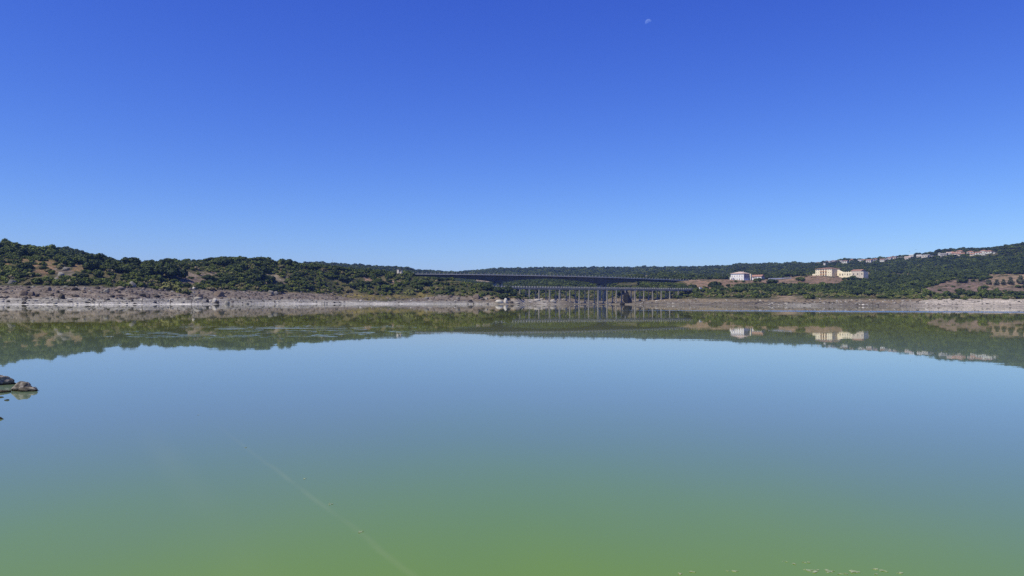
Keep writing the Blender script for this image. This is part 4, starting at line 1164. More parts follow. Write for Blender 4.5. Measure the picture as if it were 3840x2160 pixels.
r1_ = lambda x, y: (x * .2484, 880 + y * .2484)
r2_ = lambda x, y: (600 + x * .2484, 920 + y * .2484)
r3_ = lambda x, y: (1200 + x * .2484, 960 + y * .2484)
r4_ = lambda x, y: (1500 + x * .2407, 980 + y * .2407)
NAMED = [
    (r1_, 330, 918, 145, 105, 'rock_pink', 0, 'big blocky pinkish boulder on the left beach, left one of a close pair'),
    (r1_, 455, 930, 110, 85, 'rock_pink', 1, 'rounded pinkish boulder on the left beach, right one of a close pair'),
    (r1_, 545, 938, 95, 60, 'rock_dark', 2, 'dark broken boulder just right of the close pinkish pair'),
    (r1_, 925, 970, 115, 90, 'rock_dark', 3, 'dark pyramid-shaped boulder at the top edge of the pale mud, far left'),
    (r1_, 1115, 940, 120, 40, 'rock_dark', 7, 'low dark slab right of the pyramid-shaped boulder'),
    (r1_, 148, 745, 140, 82, 'rock_grey', 4, 'pale grey lichen-covered boulder at the scrub edge, leftmost of all'),
    (r1_, 968, 545, 120, 82, 'rock_grey', 5, 'upper grey outcrop on the left slope under a dark oak'),
    (r1_, 900, 630, 120, 72, 'rock_grey', 6, 'lower grey outcrop on the left slope under a dark oak'),
    (r1_, 820, 690, 95, 45, 'rock_grey', 7, 'small pale outcrop below the two grey outcrops on left slope'),
    (r1_, 1990, 790, 125, 90, 'rock_grey', 8, 'pale grey tilted slab among green shrubs above the left beach'),
    (r1_, 1680, 952, 90, 48, 'rock_dark', 0, 'dark brown boulder on the pale mud left of the dead stake'),
    (r1_, 2140, 935, 120, 55, 'rock_dark', 1, 'brown triangular boulder right above the dead stake'),
    (r1_, 2340, 945, 135, 48, 'rock_dark', 2, 'wide dark boulder between two clusters on the left beach'),
    (r1_, 1590, 868, 110, 50, 'rock_grey', 3, 'grey domed boulder high on the left beach'),
    (r1_, 862, 878, 60, 48, 'rock_dark', 4, 'small dark boulder behind the pyramid-shaped boulder'),
    (r1_, 350, 1046, 76, 52, 'rock_dark', 5, 'dark block standing at the waterline on the far left'),
    (r1_, 822, 1050, 84, 40, 'rock_grey', 6, 'grey stone at the waterline below the pyramid-shaped boulder'),
    (r1_, 1770, 835, 170, 60, 'rock_pink', 7, 'broad brown boulder lying under shrubs on the left beach'),
    (r1_, 1110, 845, 110, 62, 'rock_dark', 0, 'dark leaning boulder pile on the upper left beach'),
    (r1_, 690, 850, 130, 75, 'rock_pink', 1, 'wide pinkish boulder at the top of left beach'),
    (r1_, 50, 880, 100, 45, 'rock_pink', 2, 'pinkish boulder cut by the left edge of beach'),
    (r2_, 890, 775, 200, 105, 'rock_pink', 3, 'largest brown boulder on the beach, broad and rounded, with dark right side'),
    (r2_, 585, 785, 95, 62, 'rock_pink', 4, 'pink boulder left of the largest brown boulder'),
    (r2_, 500, 668, 52, 54, 'rock_white', 5, 'small upright pale stone at the shrub edge right of yellow-green shrubs'),
    (r2_, 1665, 740, 110, 68, 'rock_grey', 6, 'grey boulder, left one of a dark trio near the grass edge'),
    (r2_, 1735, 745, 90, 60, 'rock_grey', 0, 'grey boulder, middle one of a dark trio near the grass edge'),
    (r2_, 1800, 745, 90, 52, 'rock_dark', 1, 'dark boulder, right one of a dark trio near the grass edge'),
    (r2_, 1650, 758, 85, 32, 'rock_pink', 7, 'low pink slab in front of the dark trio'),
    (r2_, 815, 872, 90, 92, 'rock_white', 2, 'jagged white rock at the waterline below the largest brown boulder'),
    (r2_, 715, 868, 60, 72, 'rock_dark', 3, 'dark jagged rock at the waterline left of the white jagged rock'),
    (r2_, 1000, 882, 95, 48, 'rock_grey', 4, 'grey rock at the waterline right of the white jagged rock'),
    (r2_, 855, 880, 62, 60, 'rock_dark', 5, 'black rock leaning against the white jagged rock'),
    (r2_, 655, 862, 90, 32, 'rock_white', 8, 'flat white slab at the waterline left of the dark jagged rock'),
    (r2_, 1310, 886, 62, 32, 'rock_grey', 6, 'small lone grey stone at the waterline right of the jagged rocks'),
    (r2_, 540, 815, 150, 40, 'rock_grey', 7, 'low grey ledge above the waterline jagged rocks'),
    (r3_, 1600, 655, 92, 42, 'rock_grey', 7, 'flat slanted slab perched on the bank right of the yellow grass'),
    (r3_, 1968, 628, 72, 56, 'rock_pink', 0, 'small pinkish boulder left of the big pinkish-grey one near the viaduct'),
    (r3_, 2360, 650, 132, 84, 'rock_pink', 1, 'big rounded pinkish-grey boulder on the headland near the bridges'),
    (r3_, 2450, 665, 62, 36, 'rock_dark', 2, 'dark stone just right of the big headland boulder'),
    (r3_, 2520, 660, 70, 40, 'rock_grey', 3, 'grey stone second to the right of the big headland boulder'),
    (r3_, 2080, 650, 70, 34, 'rock_grey', 4, 'grey stone between the two pinkish headland boulders'),
    (r3_, 2270, 700, 95, 32, 'rock_dark', 5, 'black driftwood-covered rock at the waterline below headland boulder'),
    (r4_, 1555, 655, 140, 62, 'rock_white', 8, 'broad white slab rock at the waterline on the headland tip'),
    (r4_, 1652, 655, 78, 92, 'rock_white', 3, 'upright pale pointed rock on the headland tip'),
    (r4_, 1735, 656, 72, 44, 'rock_dark', 0, 'dark-sided block right of the upright pale rock'),
    (r4_, 1820, 656, 110, 22, 'rock_white', 7, 'low white ledge right of the dark-sided block'),
    (r4_, 2130, 618, 130, 34, 'rock_white', 7, 'white ledge under the third bridge bay'),
    (r4_, 2210, 600, 70, 34, 'rock_white', 2, 'chalky block on the white ledge under the bridge'),
    (r4_, 2390, 650, 110, 56, 'rock_white', 8, 'smooth pale rock between two bents of the low bridge'),
    (r4_, 2230, 640, 80, 34, 'rock_grey', 5, 'rough grey rock in front of the white ledge under the bridge'),
]
for f, x, y, w_, h_, mat, k, lab in NAMED:
    px, py = f(x, y); sc = .2407 if f is r4_ else .2484
    boulder(px, py, w_ * sc, h_ * sc, mat, lab, k)

cl = boulder(2356, 1137, 36, 46, 'rock_shadow', 'tall near-black shape standing in for deep shadow on the bank behind the low bridge', 3, rz=.2, tilt=-.25, name='shadow_outcrop', cat='rock')  # added rock, its black colour stands in for shadow on the bank
cl = boulder(2334, 1142, 22, 9, 'rock_shadow', 'low black shape standing in for shadow at the waterline left of the tall one', 7, rz=.0, name='shadow_outcrop', cat='rock')  # second added rock continues the same shadow down to the water
# loose boulders strewn along the beaches
SIZES = ('small', 'medium')
ZB = [((-10, 420), 'on the far left beach', 70), ((420, 900), 'on the left beach around the largest brown boulder', 70), ((900, 1320), 'on the bank left of the yellow grass', 40),
      ((1560, 2000), 'on the headland by the bridges', 34), ((2640, 3300), 'on the mud bank below the villa', 22), ((3300, 3850), 'on the white bank at the far right', 26)]
for (x0, x1), where, cnt in ZB:
    done = 0
    while done < cnt:
        px = random.uniform(x0, x1)
        i = int(np.searchsorted(XG, px)); zs = HZ[i]
        ok = np.where((zs > .5) & (zs < (7.5 if px < 1900 else 4.5)) & (YG > 300) & (YG < 720))[0]
        if not len(ok): done += 1; continue
        # pebbly top of the beach holds most of them
        j = random.choice(list(ok)); Y = YG[j]
        w_ = (random.random() ** 2.2 * 3.0 + .7) * FPX / Y * .62
        if px > 2600: w_ *= .7
        py = GPY[i, j]
        mat = random.choices(['rock_pink', 'rock_dark', 'rock_grey'], [.5, .25, .25] if HZ[i, j] > 2.4 else [.15, .35, .5])[0]
        colr = {'rock_pink': 'pinkish brown', 'rock_dark': 'dark', 'rock_grey': 'grey'}[mat]
        big = 'larger' if w_ > 10 else 'small'
        boulder(px, py, w_, w_ * random.uniform(.4, .75), mat, f'{big} {colr} stone {where}', random.randrange(7), name='loose_boulder',
                group=f'{big} {colr} stones {where}', sink=.3)
        done += 1


# ------------------------------------------------------------------ geometry-node scatter for uncountable masses
def scatter(name, P, scale, rot, variant, tint, sources):
    me = bpy.data.meshes.new(name)
    me.vertices.add(len(P)); me.vertices.foreach_set('co', np.asarray(P, np.float32).ravel())
    for nm, arr, ty, key in (('scl', scale, 'FLOAT_VECTOR', 'vector'), ('rot', rot, 'FLOAT_VECTOR', 'vector'), ('tint', tint, 'FLOAT', 'value'), ('var', variant, 'INT', 'value')):
        a = me.attributes.new(nm, ty, 'POINT'); a.data.foreach_set(key, np.asarray(arr, np.int32 if ty == 'INT' else np.float32).ravel())
    o = link(name, me)
    ng = bpy.data.node_groups.new(name + '_nodes', 'GeometryNodeTree')
    ng.interface.new_socket('Geometry', in_out='INPUT', socket_type='NodeSocketGeometry')
    ng.interface.new_socket('Geometry', in_out='OUTPUT', socket_type='NodeSocketGeometry')
    N = ng.nodes; Lk = ng.links
    gi = N.new('NodeGroupInput'); go = N.new('NodeGroupOutput')
    g2i = N.new('GeometryNodeGeometryToInstance')
    for s in reversed(sources):
        oi = N.new('GeometryNodeObjectInfo'); oi.inputs['Object'].default_value = s; oi.transform_space = 'ORIGINAL'
        Lk.new(oi.outputs['Geometry'], g2i.inputs[0])
    iop = N.new('GeometryNodeInstanceOnPoints')
    Lk.new(gi.outputs[0], iop.inputs['Points']); Lk.new(g2i.outputs[0], iop.inputs['Instance'])
    iop.inputs['Pick Instance'].default_value = True

    def attr(nm, dt):
        q = N.new('GeometryNodeInputNamedAttribute'); q.data_type = dt; q.inputs['Name'].default_value = nm
        return q.outputs[0]
    Lk.new(attr('var', 'INT'), iop.inputs['Instance Index'])
    Lk.new(attr('scl', 'FLOAT_VECTOR'), iop.inputs['Scale'])
    rt = attr('rot', 'FLOAT_VECTOR')
    e2r = N.new('FunctionNodeEulerToRotation'); Lk.new(rt, e2r.inputs[0]); Lk.new(e2r.outputs[0], iop.inputs['Rotation'])
    Lk.new(iop.outputs[0], go.inputs[0])
    md = o.modifiers.new('scatter', 'NODES'); md.node_group = ng
    return o


# rubble between the boulders
src = [link('boulder', boulder_mesh(k, mt)) for k, mt in ((0, 'rock_pink'), (2, 'rock_grey'), (5, 'rock_dark'), (8, 'rock_white'))]
for s, (px, py) in zip(src, ((95, 1128), (700, 1122), (1010, 1124), (1620, 1131))):
    b_ = hit(px, py); s.location = b_ + Vector((0, 0, .2)); s.scale = (1.0, .8, .6)
for s, t in zip(src, ('small pinkish stone low on the far left mud below the close pair', 'small grey stone on the mud left of the black waterline rocks', 'small dark stone on the pale mud left of the yellow grass', 'small chalky stone by the waterline left of headland boulder')):
    tag(s, t, 'boulder')
P, S, Rr, Vv, T = [], [], [], [], []
cand = 70000
px = RNG.uniform(-30, 3860, cand); Y = RNG.uniform(310, 730, cand)
X = (px - 1920) / FPX * Y; Z = ground_z(X, Y)
keep = (Z > .25) & (Z < np.where(px < 1900, 8.5, 5.0)) & (RNG.random(cand) < np.where(px < 1900, np.where(Z > 2.6, 1, .45), .45) * np.clip((fbm(X / 7, Y / 7, 3, 91) + .62), 0, 1))
X, Y, Z, px = X[keep], Y[keep], Z[keep], px[keep]
n_ = len(X)
sz = .22 + 1.0 * RNG.random(n_) ** 3
P = np.stack([X, Y, Z + sz * .15], -1)
S = np.stack([sz * RNG.uniform(.8, 1.4, n_), sz * RNG.uniform(.7, 1.1, n_), sz * RNG.uniform(.4, .8, n_)], -1)
Rr = np.stack([np.zeros(n_), RNG.uniform(-.3, .3, n_), RNG.uniform(0, 6.28, n_)], -1)
Vv = np.where((Z > 2.6) & (px < 1900), RNG.choice([0, 0, 0, 1, 2], n_), RNG.choice([1, 1, 2, 3], n_))
tag(scatter('shore_rubble', P, S, Rr, Vv, np.zeros(n_), src), kind='stuff')
print('rubble', n_)

# ------------------------------------------------------------------ stones in the water near the camera
def near_rock(name, blobs, label, seed):
    """one stone from overlapping weathered lumps: (centre, radii, rotation)"""
    Vs, Fs, b0 = [], [], 0
    for i, (c, r, rz, k) in enumerate(blobs):
        v, f = rock_shape(seed + i, sub=5, cuts=k, rough=.10)
        r2 = np.random.default_rng(seed + 50 + i)
        for o_ in range(5):
            d = r2.normal(size=(3, 3)); ph = r2.uniform(0, 6, 3)
            fr_ = 5 * 1.9 ** o_
            v = v * (1 + (.075 / 1.75 ** o_) * np.sin(v @ d[0] * fr_ + ph[0] + 1.3 * np.sin(v @ d[1] * fr_ * .7 + ph[1])))[:, None]
        ca_, sa_ = math.cos(rz), math.sin(rz)
        v = v * np.array(r); v = np.stack([v[:, 0] * ca_ - v[:, 1] * sa_, v[:, 0] * sa_ + v[:, 1] * ca_, v[:, 2]], -1) + np.array(c)
        Vs.append(v); Fs.append(f + b0); b0 += len(v)
    o = link(name, np_mesh(name, np.concatenate(Vs), np.concatenate(Fs), M['rock_near']))
    tag(o, label, 'rock')
    return o


def wpt(px, py):
    """point of the water surface at a photo pixel"""
    d = RM @ np.array([(px - 1920.0) / FPX, -(py - 1080.0) / FPX, -1.0]); k = -CAM_H / d[2]
    return Vector((d[0] * k, d[1] * k, 0))


q = wpt(0, 1444)
o = near_rock('shore_rock', [((-.16, .15, .06), (.42, .34, .28), .2, 9)], 'dark domed rock in the near water, cut by the left edge of the picture', 301); o.location = q
q = wpt(88, 1466)
o = near_rock('shore_rock', [((-.07, .12, .05), (.235, .22, .235), .3, 11), ((.01, .02, .0), (.345, .20, .105), -.1, 4)], 'rounded brown rock on a flat ledge standing in the near water', 332); o.location = q
q = wpt(12, 1472)
o = near_rock('shore_rock', [((-.05, .05, .0), (.26, .12, .065), .1, 4)], 'low flat dark rock between the two rounded near rocks', 343); o.location = q
q = wpt(-8, 1572)
o = near_rock('shore_rock', [((-.12, .02, .0), (.24, .10, .06), .05, 5)], 'low pointed dark rock tip at the left edge, nearest of the rocks', 354); o.location = q
for (px, py), lab in (((28, 1501), 'greenish pebble just breaking the water below the ledge rock'), ((4, 1490), 'pale pebble by the left edge under the flat dark rock')):
    o = near_rock('pebble', [((0, 0, 0), (.06, .04, .022), .2, 3)], lab, int(px) + 400); o['category'] = 'pebble'; o.location = wpt(px, py)


# ------------------------------------------------------------------ dead stakes along the left waterline
STAKES = [(r1_, 2145, 1045, 100), (r1_, 1500, 1062, 40), (r2_, 163, 885, 80), (r2_, 475, 885, 60), (r2_, 272, 840, 60), (r2_, 1045, 880, 70), (r2_, 1730, 880, 50), (r2_, 2112, 880, 60), (r2_, 2322, 870, 90), (r3_, 900, 668, 36), (r4_, 868, 655, 62), (r4_, 1990, 655, 30), (r2_, 1100, 878, 40)]
PHR = ['tallest forked dead stake at the waterline far left', 'short thin dead stake left of the tallest forked one', 'thin dead stake on the mud right of the wide dark boulder', 'dead stake on the mud left of the flat white slab',
       'short dead stake on the bank above two waterline stakes', 'dead stake beside the grey waterline rock', 'thin stake at the waterline below the dark trio', 'upright stake at the waterline below the shrub-covered bank', 'tall leaning stake at the waterline left of the yellow grass',
       'stump with a broken top on the yellow grass edge', 'dark stake in the water left of the headland boulder', 'short stake near the first bridge bents', 'small stake between the grey waterline rock and the lone grey stone']
for (f, x, y, h_), lab in zip(STAKES, PHR):
    px, py = f(x, y); b_ = hit(px, py, 280, 800); H = h_ * .2484 * b_.y / FPX
    mb = MB(); lean = random.uniform(-.12, .12)
    mb.tube([(0, 0, -.6), (lean * H * .3, 0, H * .35), (lean * H * .9, .05, H * .7), (lean * H * 1.3, .05, H)], [.17, .15, .11, .05], 7)
    mb.tube([(lean * H * .5, 0, H * .5), (lean * H + .35, .1, H * .72), (lean * H + .5, .1, H * .9)], [.09, .06, .03], 6)
    o = mb.build('dead_stake', M['stick'], None, True); o.location = b_
    tag(o, lab, 'stake')

# ------------------------------------------------------------------ flecks of pale scum on the near water
SC = noisy('dried_algae', (.30, .36, .20), (.46, .49, .33), 18, bump=.3)
_n, _l = SC.node_tree.nodes, SC.node_tree.links
_t = _n.new('ShaderNodeTexNoise'); _t.inputs['Scale'].default_value = 26; _t.inputs['Detail'].default_value = 5
_g = _n.new('ShaderNodeNewGeometry'); _l.new(_g.outputs['Position'], _t.inputs['Vector'])
_r = _n.new('ShaderNodeMapRange'); _r.inputs['From Min'].default_value = .40; _r.inputs['From Max'].default_value = .62; _r.inputs['To Max'].default_value = .8
_l.new(_t.outputs['Fac'], _r.inputs['Value']); _l.new(_r.outputs[0], _n['Principled BSDF'].inputs['Alpha'])
p3 = lambda x, y: (2400 + x * .559, 1900 + y * .559)
p2 = lambda x, y: (600 + x * .4555, 1500 + y * .4555)
FLECKS = [(p2, 705, 392, 18, 6), (p2, 1192, 648, 26, 10), (p2, 1405, 858, 44, 14), (p2, 1655, 1085, 54, 20), (p2, 316, 124, 12, 4),
          (p3, 970, 370, 40, 6), (p3, 1028, 386, 34, 8), (p3, 1115, 375, 60, 6), (p3, 1160, 430, 120, 22), (p3, 1275, 434, 80, 22), (p3, 1450, 440, 100, 18), (p3, 1630, 434, 60, 16), (p3, 1575, 420, 50, 6), (p3, 1580, 455, 36, 8), (p3, 588, 431, 26, 6), (p3, 640, 434, 60, 6), (p3, 270, 452, 36, 12), (p3, 345, 440, 60, 8), (p3, 1360, 452, 80, 10), (p3, 1740, 446, 50, 8)]
for i, (f, x, y, w_, h_) in enumerate(FLECKS):
    px, py = f(x, y); k_ = .559 if f is p3 else .4555
    a, b_ = wpt(px - w_ * k_ / 2, py), wpt(px + w_ * k_ / 2, py); c = wpt(px, py); ln = (b_ - a).length
    dp = abs(wpt(px, py - h_ * k_ / 2).y - wpt(px, py + h_ * k_ / 2).y)
    r = random.Random(i + 5); nn = 26
    top, bot = [], []
    for k in range(nn):
        an = 2 * math.pi * k / nn; rr_ = .55 + .45 * r.random()
        top.append((math.cos(an) * ln / 2 * rr_, math.sin(an) * dp / 2 * rr_ + .25 * dp * math.sin(an * 2 + i), .004 + .002 * r.random())); bot.append((top[-1][0], top[-1][1], -.004))
    mb = MB(); mb.extrude(None, bot, top)
    o = mb.build('algae_fleck', SC); o.location = c
    if f is p2: lab = ('tiny', 'small', 'curled', 'largest curled', 'minute farthest')[i] + ' pale algae fleck floating on the diagonal drift line'
    else: lab = 'pale strip of floating algae in the cluster at the bottom right of the water'
    tag(o, lab, 'algae', 'algae strips floating at the bottom right' if f is p3 else 'algae flecks along the drift line')

# ------------------------------------------------------------------ vegetation
def crown_mesh(name, seed, mat, lobes=9, leaves=1100, flat=.75, leaf=.085, top=1.0, spread=.74, base=.25, core=.80):
    """crown of unit radius standing on z = 0: leaf clumps on many uneven lobes round a dense core"""
    r = np.random.default_rng(seed)
    Vs, Fs, b0 = [], [], 0
    iv, jf = ico(2)
    C_ = []
    for k in range(lobes):
        a = r.uniform(0, 6.28); rad = spread * math.sqrt(r.random()) if k else 0
        zc = base + (top - base) * flat * (.25 + .75 * r.random()) * (1 - .45 * (rad / spread) ** 2)
        C_.append((np.array([math.cos(a) * rad, math.sin(a) * rad, zc]), r.uniform(.20, .42)))
    per = leaves // lobes
    for c, R_ in C_:
        nz = 1 + .14 * np.sin(iv @ r.normal(size=3) * 4 + r.uniform(0, 6)) + .10 * np.sin(iv @ r.normal(size=3) * 7 + r.uniform(0, 6))
        v = iv * nz[:, None] * R_ * core * np.array([1, 1, .8]) + c
        Vs.append(v); Fs.append(jf + b0); b0 += len(v)
        n_ = r.normal(size=(per, 3)); n_[:, 2] = n_[:, 2] * .9 + .25; n_ /= np.linalg.norm(n_, axis=1)[:, None]
        p = c + n_ * np.array([1, 1, .82]) * R_ * r.uniform(.78, 1.22, per)[:, None]
        nn = n_ + r.normal(size=(per, 3)) * .45; nn /= np.linalg.norm(nn, axis=1)[:, None]
        t = np.cross(nn, r.normal(size=(per, 3))); t /= np.linalg.norm(t, axis=1)[:, None]; bt = np.cross(nn, t)
        s = leaf * r.uniform(.6, 1.3, per)[:, None]
        q = np.stack([p - t * s - bt * s * .7, p + t * s - bt * s * .5, p + t * s * .8 + bt * s * .7, p - t * s * .7 + bt * s], 1).reshape(-1, 3)
        ids = np.arange(per) * 4 + b0
        Vs.append(q); Fs.append(np.stack([ids, ids + 1, ids + 2], -1)); Fs.append(np.stack([ids, ids + 2, ids + 3], -1)); b0 += len(q)
    return np_mesh(name, np.concatenate(Vs), np.concatenate(Fs), M[mat])


OAK = [crown_mesh('oak_crown', 500 + k, 'oak_leaf', lobes=11 + k % 3 * 2, leaves=1500, top=1.25 + .12 * (k % 3)) for k in range(6)]
SHR = [crown_mesh('shrub_body', 600 + k, 'shrub_leaf', lobes=7 + k % 3, leaves=800, top=.85, base=.12, leaf=.11) for k in range(5)]
OLV = [crown_mesh('olive_crown', 700 + k, 'olive_leaf', lobes=12, leaves=1100, top=1.9, base=.3, spread=.5, leaf=.085) for k in range(2)]


def trunk_mesh(seed):
    r = random.Random(seed); mb = MB()
    mb.tube([(0, 0, -.25), (.02, .01, .1), (.05, .02, .35), (.08, 0, .7)], [.085, .065, .05, .03], 7)
    for k in range(4):
        a = r.uniform(0, 6.28); mb.tube([(.04, .02, .28 + k * .06), (.22 * math.cos(a), .22 * math.sin(a), .5 + k * .05), (.4 * math.cos(a), .4 * math.sin(a), .72 + k * .06)], [.035, .025, .012], 5)
    o = mb.build('trunk', M['bark']); me_ = o.data; bpy.data.objects.remove(o); return me_


TRK = [trunk_mesh(k) for k in range(3)]


def tree(kind, X, Y, r, h, tint, label, group=None, sink=.15, name=None):
    """kind: 0 oak, 2 olive with trunk and crown; 1 shrub, a single body"""
    z = float(ground_z(X, Y)) - sink * h
    if kind == 1:
        o = link(name or 'shrub', SHR[random.randrange(5)])
        o.location = (X, Y, z); o.scale = (r * random.uniform(.8, 1.3), r * random.uniform(.8, 1.2), h / .95); o.rotation_euler = (0, 0, random.uniform(0, 6.28)); o['tint'] = tint
        tag(o, label, 'shrub', group); return o
    root = empty(name or ('oak_tree' if kind == 0 else 'olive_tree'), (X, Y, z), random.uniform(0, 6.28))
    sz = h / (1.45 if kind == 0 else 2.1)
    root.scale = (r * random.uniform(.85, 1.15), r * random.uniform(.8, 1.15), sz)
    tag(root, label, 'tree', group)
    c = link('crown', (OAK if kind == 0 else OLV)[random.randrange(6 if kind == 0 else 2)], root); c['tint'] = tint
    t = link('trunk', TRK[random.randrange(3)], root)
    if kind == 0: c.location = (0, 0, .05)
    return root


# plants that stand out in the photograph: kind, foot pixel, width, height (pixels), tint, label
SPECIAL = [
    (0, 358, 986, 84, 40, .15, 'broad dark oak bulging above the left hill skyline'),
    (0, 640, 1052, 118, 66, .0, 'large very dark spreading oak above the yellow-green shrubs on the left'),
    (0, 560, 1040, 80, 46, .05, 'dark oak left of the large spreading oak on the left slope'),
    (0, 242, 1000, 58, 42, .25, 'dark green oak standing over the two grey outcrops'),
    (0, 350, 1016, 70, 36, .05, 'dark oak below the broad skyline oak on left slope'),
    (0, 420, 1020, 60, 36, .1, 'dark oak right of the tan patch on the left slope'),
    (0, 60, 950, 90, 44, .4, 'tall feathery green tree near the top of the far left hill'),
    (0, 130, 960, 70, 40, .5, 'bright green tree on the shoulder of the far left hill'),
    (0, 90, 965, 70, 36, .1, 'dark green tree below the feathery one on far left hill'),
    (0, 30, 955, 80, 42, .3, 'mid green tree at the left edge of the hilltop'),
    (0, 870, 968, 44, 22, .05, 'flat-topped dark tree on the middle of left skyline'),
    (0, 845, 1000, 60, 40, .0, 'very dark tree below the flat-topped skyline tree'),
    (0, 965, 1054, 66, 40, .0, 'dark tree casting a long shadow right of the grey dry scrub'),
    (0, 780, 1052, 40, 24, .1, 'round dark oak at the right end of the grey dry scrub'),
    (1, 625, 1088, 70, 30, .75, 'pale yellow-green shrub clump at the beach edge below the dark oaks'),
    (1, 668, 1096, 56, 26, .7, 'yellow-green shrub right of the pale clump at beach edge'),
    (1, 690, 1102, 44, 20, .72, 'small yellow-green shrub furthest right of the pale clump'),
    (0, 1645, 1056, 32, 17, .0, 'dark round tree under the thin left end of the viaduct'),
    (0, 1905, 1104, 50, 34, .0, 'big dark tree on the headland tip where the low bridge begins'),
    (0, 1870, 1100, 44, 26, .1, 'dark tree left of the big one on the headland tip'),
    (0, 1928, 1112, 36, 28, .2, 'green tree at the very tip of headland beside the first columns'),
    (1, 1535, 1106, 34, 18, .72, 'bright yellow-green bush at the back of the yellow grass'),
    (0, 2893, 1066, 46, 22, .0, 'round dark tree in front of the white boundary wall'),
    (0, 2682, 1078, 44, 26, .0, 'dark oval tree on the brown bluff left of the villa'),
    (1, 2845, 1052, 34, 10, .05, 'dark clipped bush in front of low red-roofed annex'),
    (0, 3026, 1125, 28, 26, .85, 'pale feathery tree in front of the dark wood below the cream block'),
    (0, 3045, 1122, 36, 20, .2, 'green rounded tree right of the pale feathery tree'),
    (1, 3554, 1116, 62, 24, .1, 'long dark oval bush at the foot of the brown field'),
    (1, 3470, 1112, 52, 28, .3, 'green bush left of the long dark oval bush'),
    (0, 3680, 1118, 36, 46, .6, 'tall olive green tree at the foot of brown field'),
    (0, 3735, 1116, 44, 38, .3, 'green tree right of the tall olive green one'),
    (0, 3635, 1112, 44, 26, .2, 'bushy green tree left of the tall olive green one'),
    (0, 3800, 1112, 46, 28, .1, 'dark green tree near the far right bank edge'),
    (0, 3602, 1108, 26, 34, .2, 'narrow green tree right of the long dark oval bush'),
    (0, 3683, 1056, 24, 22, .05, 'lone dark tree at the top corner of brown field'),
    (2, 3709, 1068, 22, 34, .3, 'grey-green olive, first from left in the terrace row'),
    (2, 3739, 1070, 26, 28, .4, 'grey-green olive, second from left in the terrace row'),
    (2, 3763, 1069, 22, 28, .5, 'grey-green olive, third from left in the terrace row'),
    (2, 3790, 1068, 28, 36, .3, 'grey-green olive, fourth from left in the terrace row'),
    (2, 3828, 1066, 34, 42, .2, 'grey-green olive, rightmost and biggest in the terrace row'),
    (0, 3522, 948, 30, 17, .0, 'left round dark tree on the skyline above the village gap'),
    (0, 3551, 947, 30, 16, .0, 'right round dark tree on the skyline above the village gap'),
    (0, 3493, 954, 18, 10, .0, 'small dark tree beside the broad white gabled house'),
    (0, 3644, 938, 28, 12, .0, 'dark skyline tree above the highest red roof'),
    (0, 3660, 939, 26, 10, .05, 'dark skyline tree right of the one above the red roofs'),
    (0, 205, 938, 12, 10, .0, 'small bare-stemmed tree, leftmost of the far hilltop group'),
    (0, 220, 938, 14, 13, .0, 'small tree, second of the far hilltop group on the left'),
    (0, 236, 942, 17, 16, .0, 'rounded tree, third of the far hilltop group on the left'),
    (0, 252, 945, 18, 17, .0, 'largest rounded tree, fourth of the far hilltop group'),
    (0, 267, 954, 12, 9, .0, 'little round tree just right of the far hilltop group'),
    (0, 2330, 1106, 34, 20, .3, 'green tree on the slope behind the right half of low bridge'),
]
taken = []
for kd, px, py, w_, h_, tint, lab in SPECIAL:
    b_ = hit(px, py, 290, 2300); s = b_.y / FPX
    yy_ = b_.y + w_ * s * .25
    tree(kd, (px - 1920) / FPX * yy_, yy_, w_ * s / 2 / .92, h_ * s * 1.12, tint, lab, 'olive trees in the terrace row' if kd == 2 else None)
    taken.append((px, b_.y, w_ / 2))


def open_share(px, py, Y):
    k_ = np.ones(len(px))
    for poly, (y0, y1), _c, sh in OPEN:
        mk = inside(px, py, poly) & (Y > y0) & (Y < y1); k_[mk] = np.minimum(k_[mk], sh)
    return k_


def candidates(Y0, Y1, sp, pmin, pmax, dens):
    """jittered grid of plant positions on the ground in front of the camera"""
    xs = np.arange((pmin - 1920) / FPX * Y1, (pmax - 1920) / FPX * Y1, sp); ys = np.arange(Y0, Y1, sp)
    X, Y = np.meshgrid(xs, ys); X = X.ravel() + RNG.uniform(-.5, .5, X.size) * sp; Y = Y.ravel() + RNG.uniform(-.5, .5, Y.size) * sp
    px = 1920 + FPX * X / Y
    k_ = (px > pmin) & (px < pmax) & (Y > Y0) & (Y < Y1); X, Y, px = X[k_], Y[k_], px[k_]
    Z = ground_z(X, Y)
    _px, py = project(X, Y, Z)
    wood = fbm(X / 30, Y / 30, 4, 77) + .5
    k_ = (RNG.random(len(X)) < dens * open_share(px, py, Y)) & (Z > 1)
    return X[k_], Y[k_], Z[k_], px[k_], py[k_], wood[k_]


def veg_line(px):
    """height above the lake where plants begin"""
    return np.interp(px, [0, 900, 1100, 1250, 1640, 1750, 1950, 2100, 2500, 2700, 3300, 3400, 3840], [8.8, 7.6, 7.0, 6.2, 6.2, 5.0, 3.6, 4.6, 5.4, 6.0, 6.0, 5.0, 5.4])


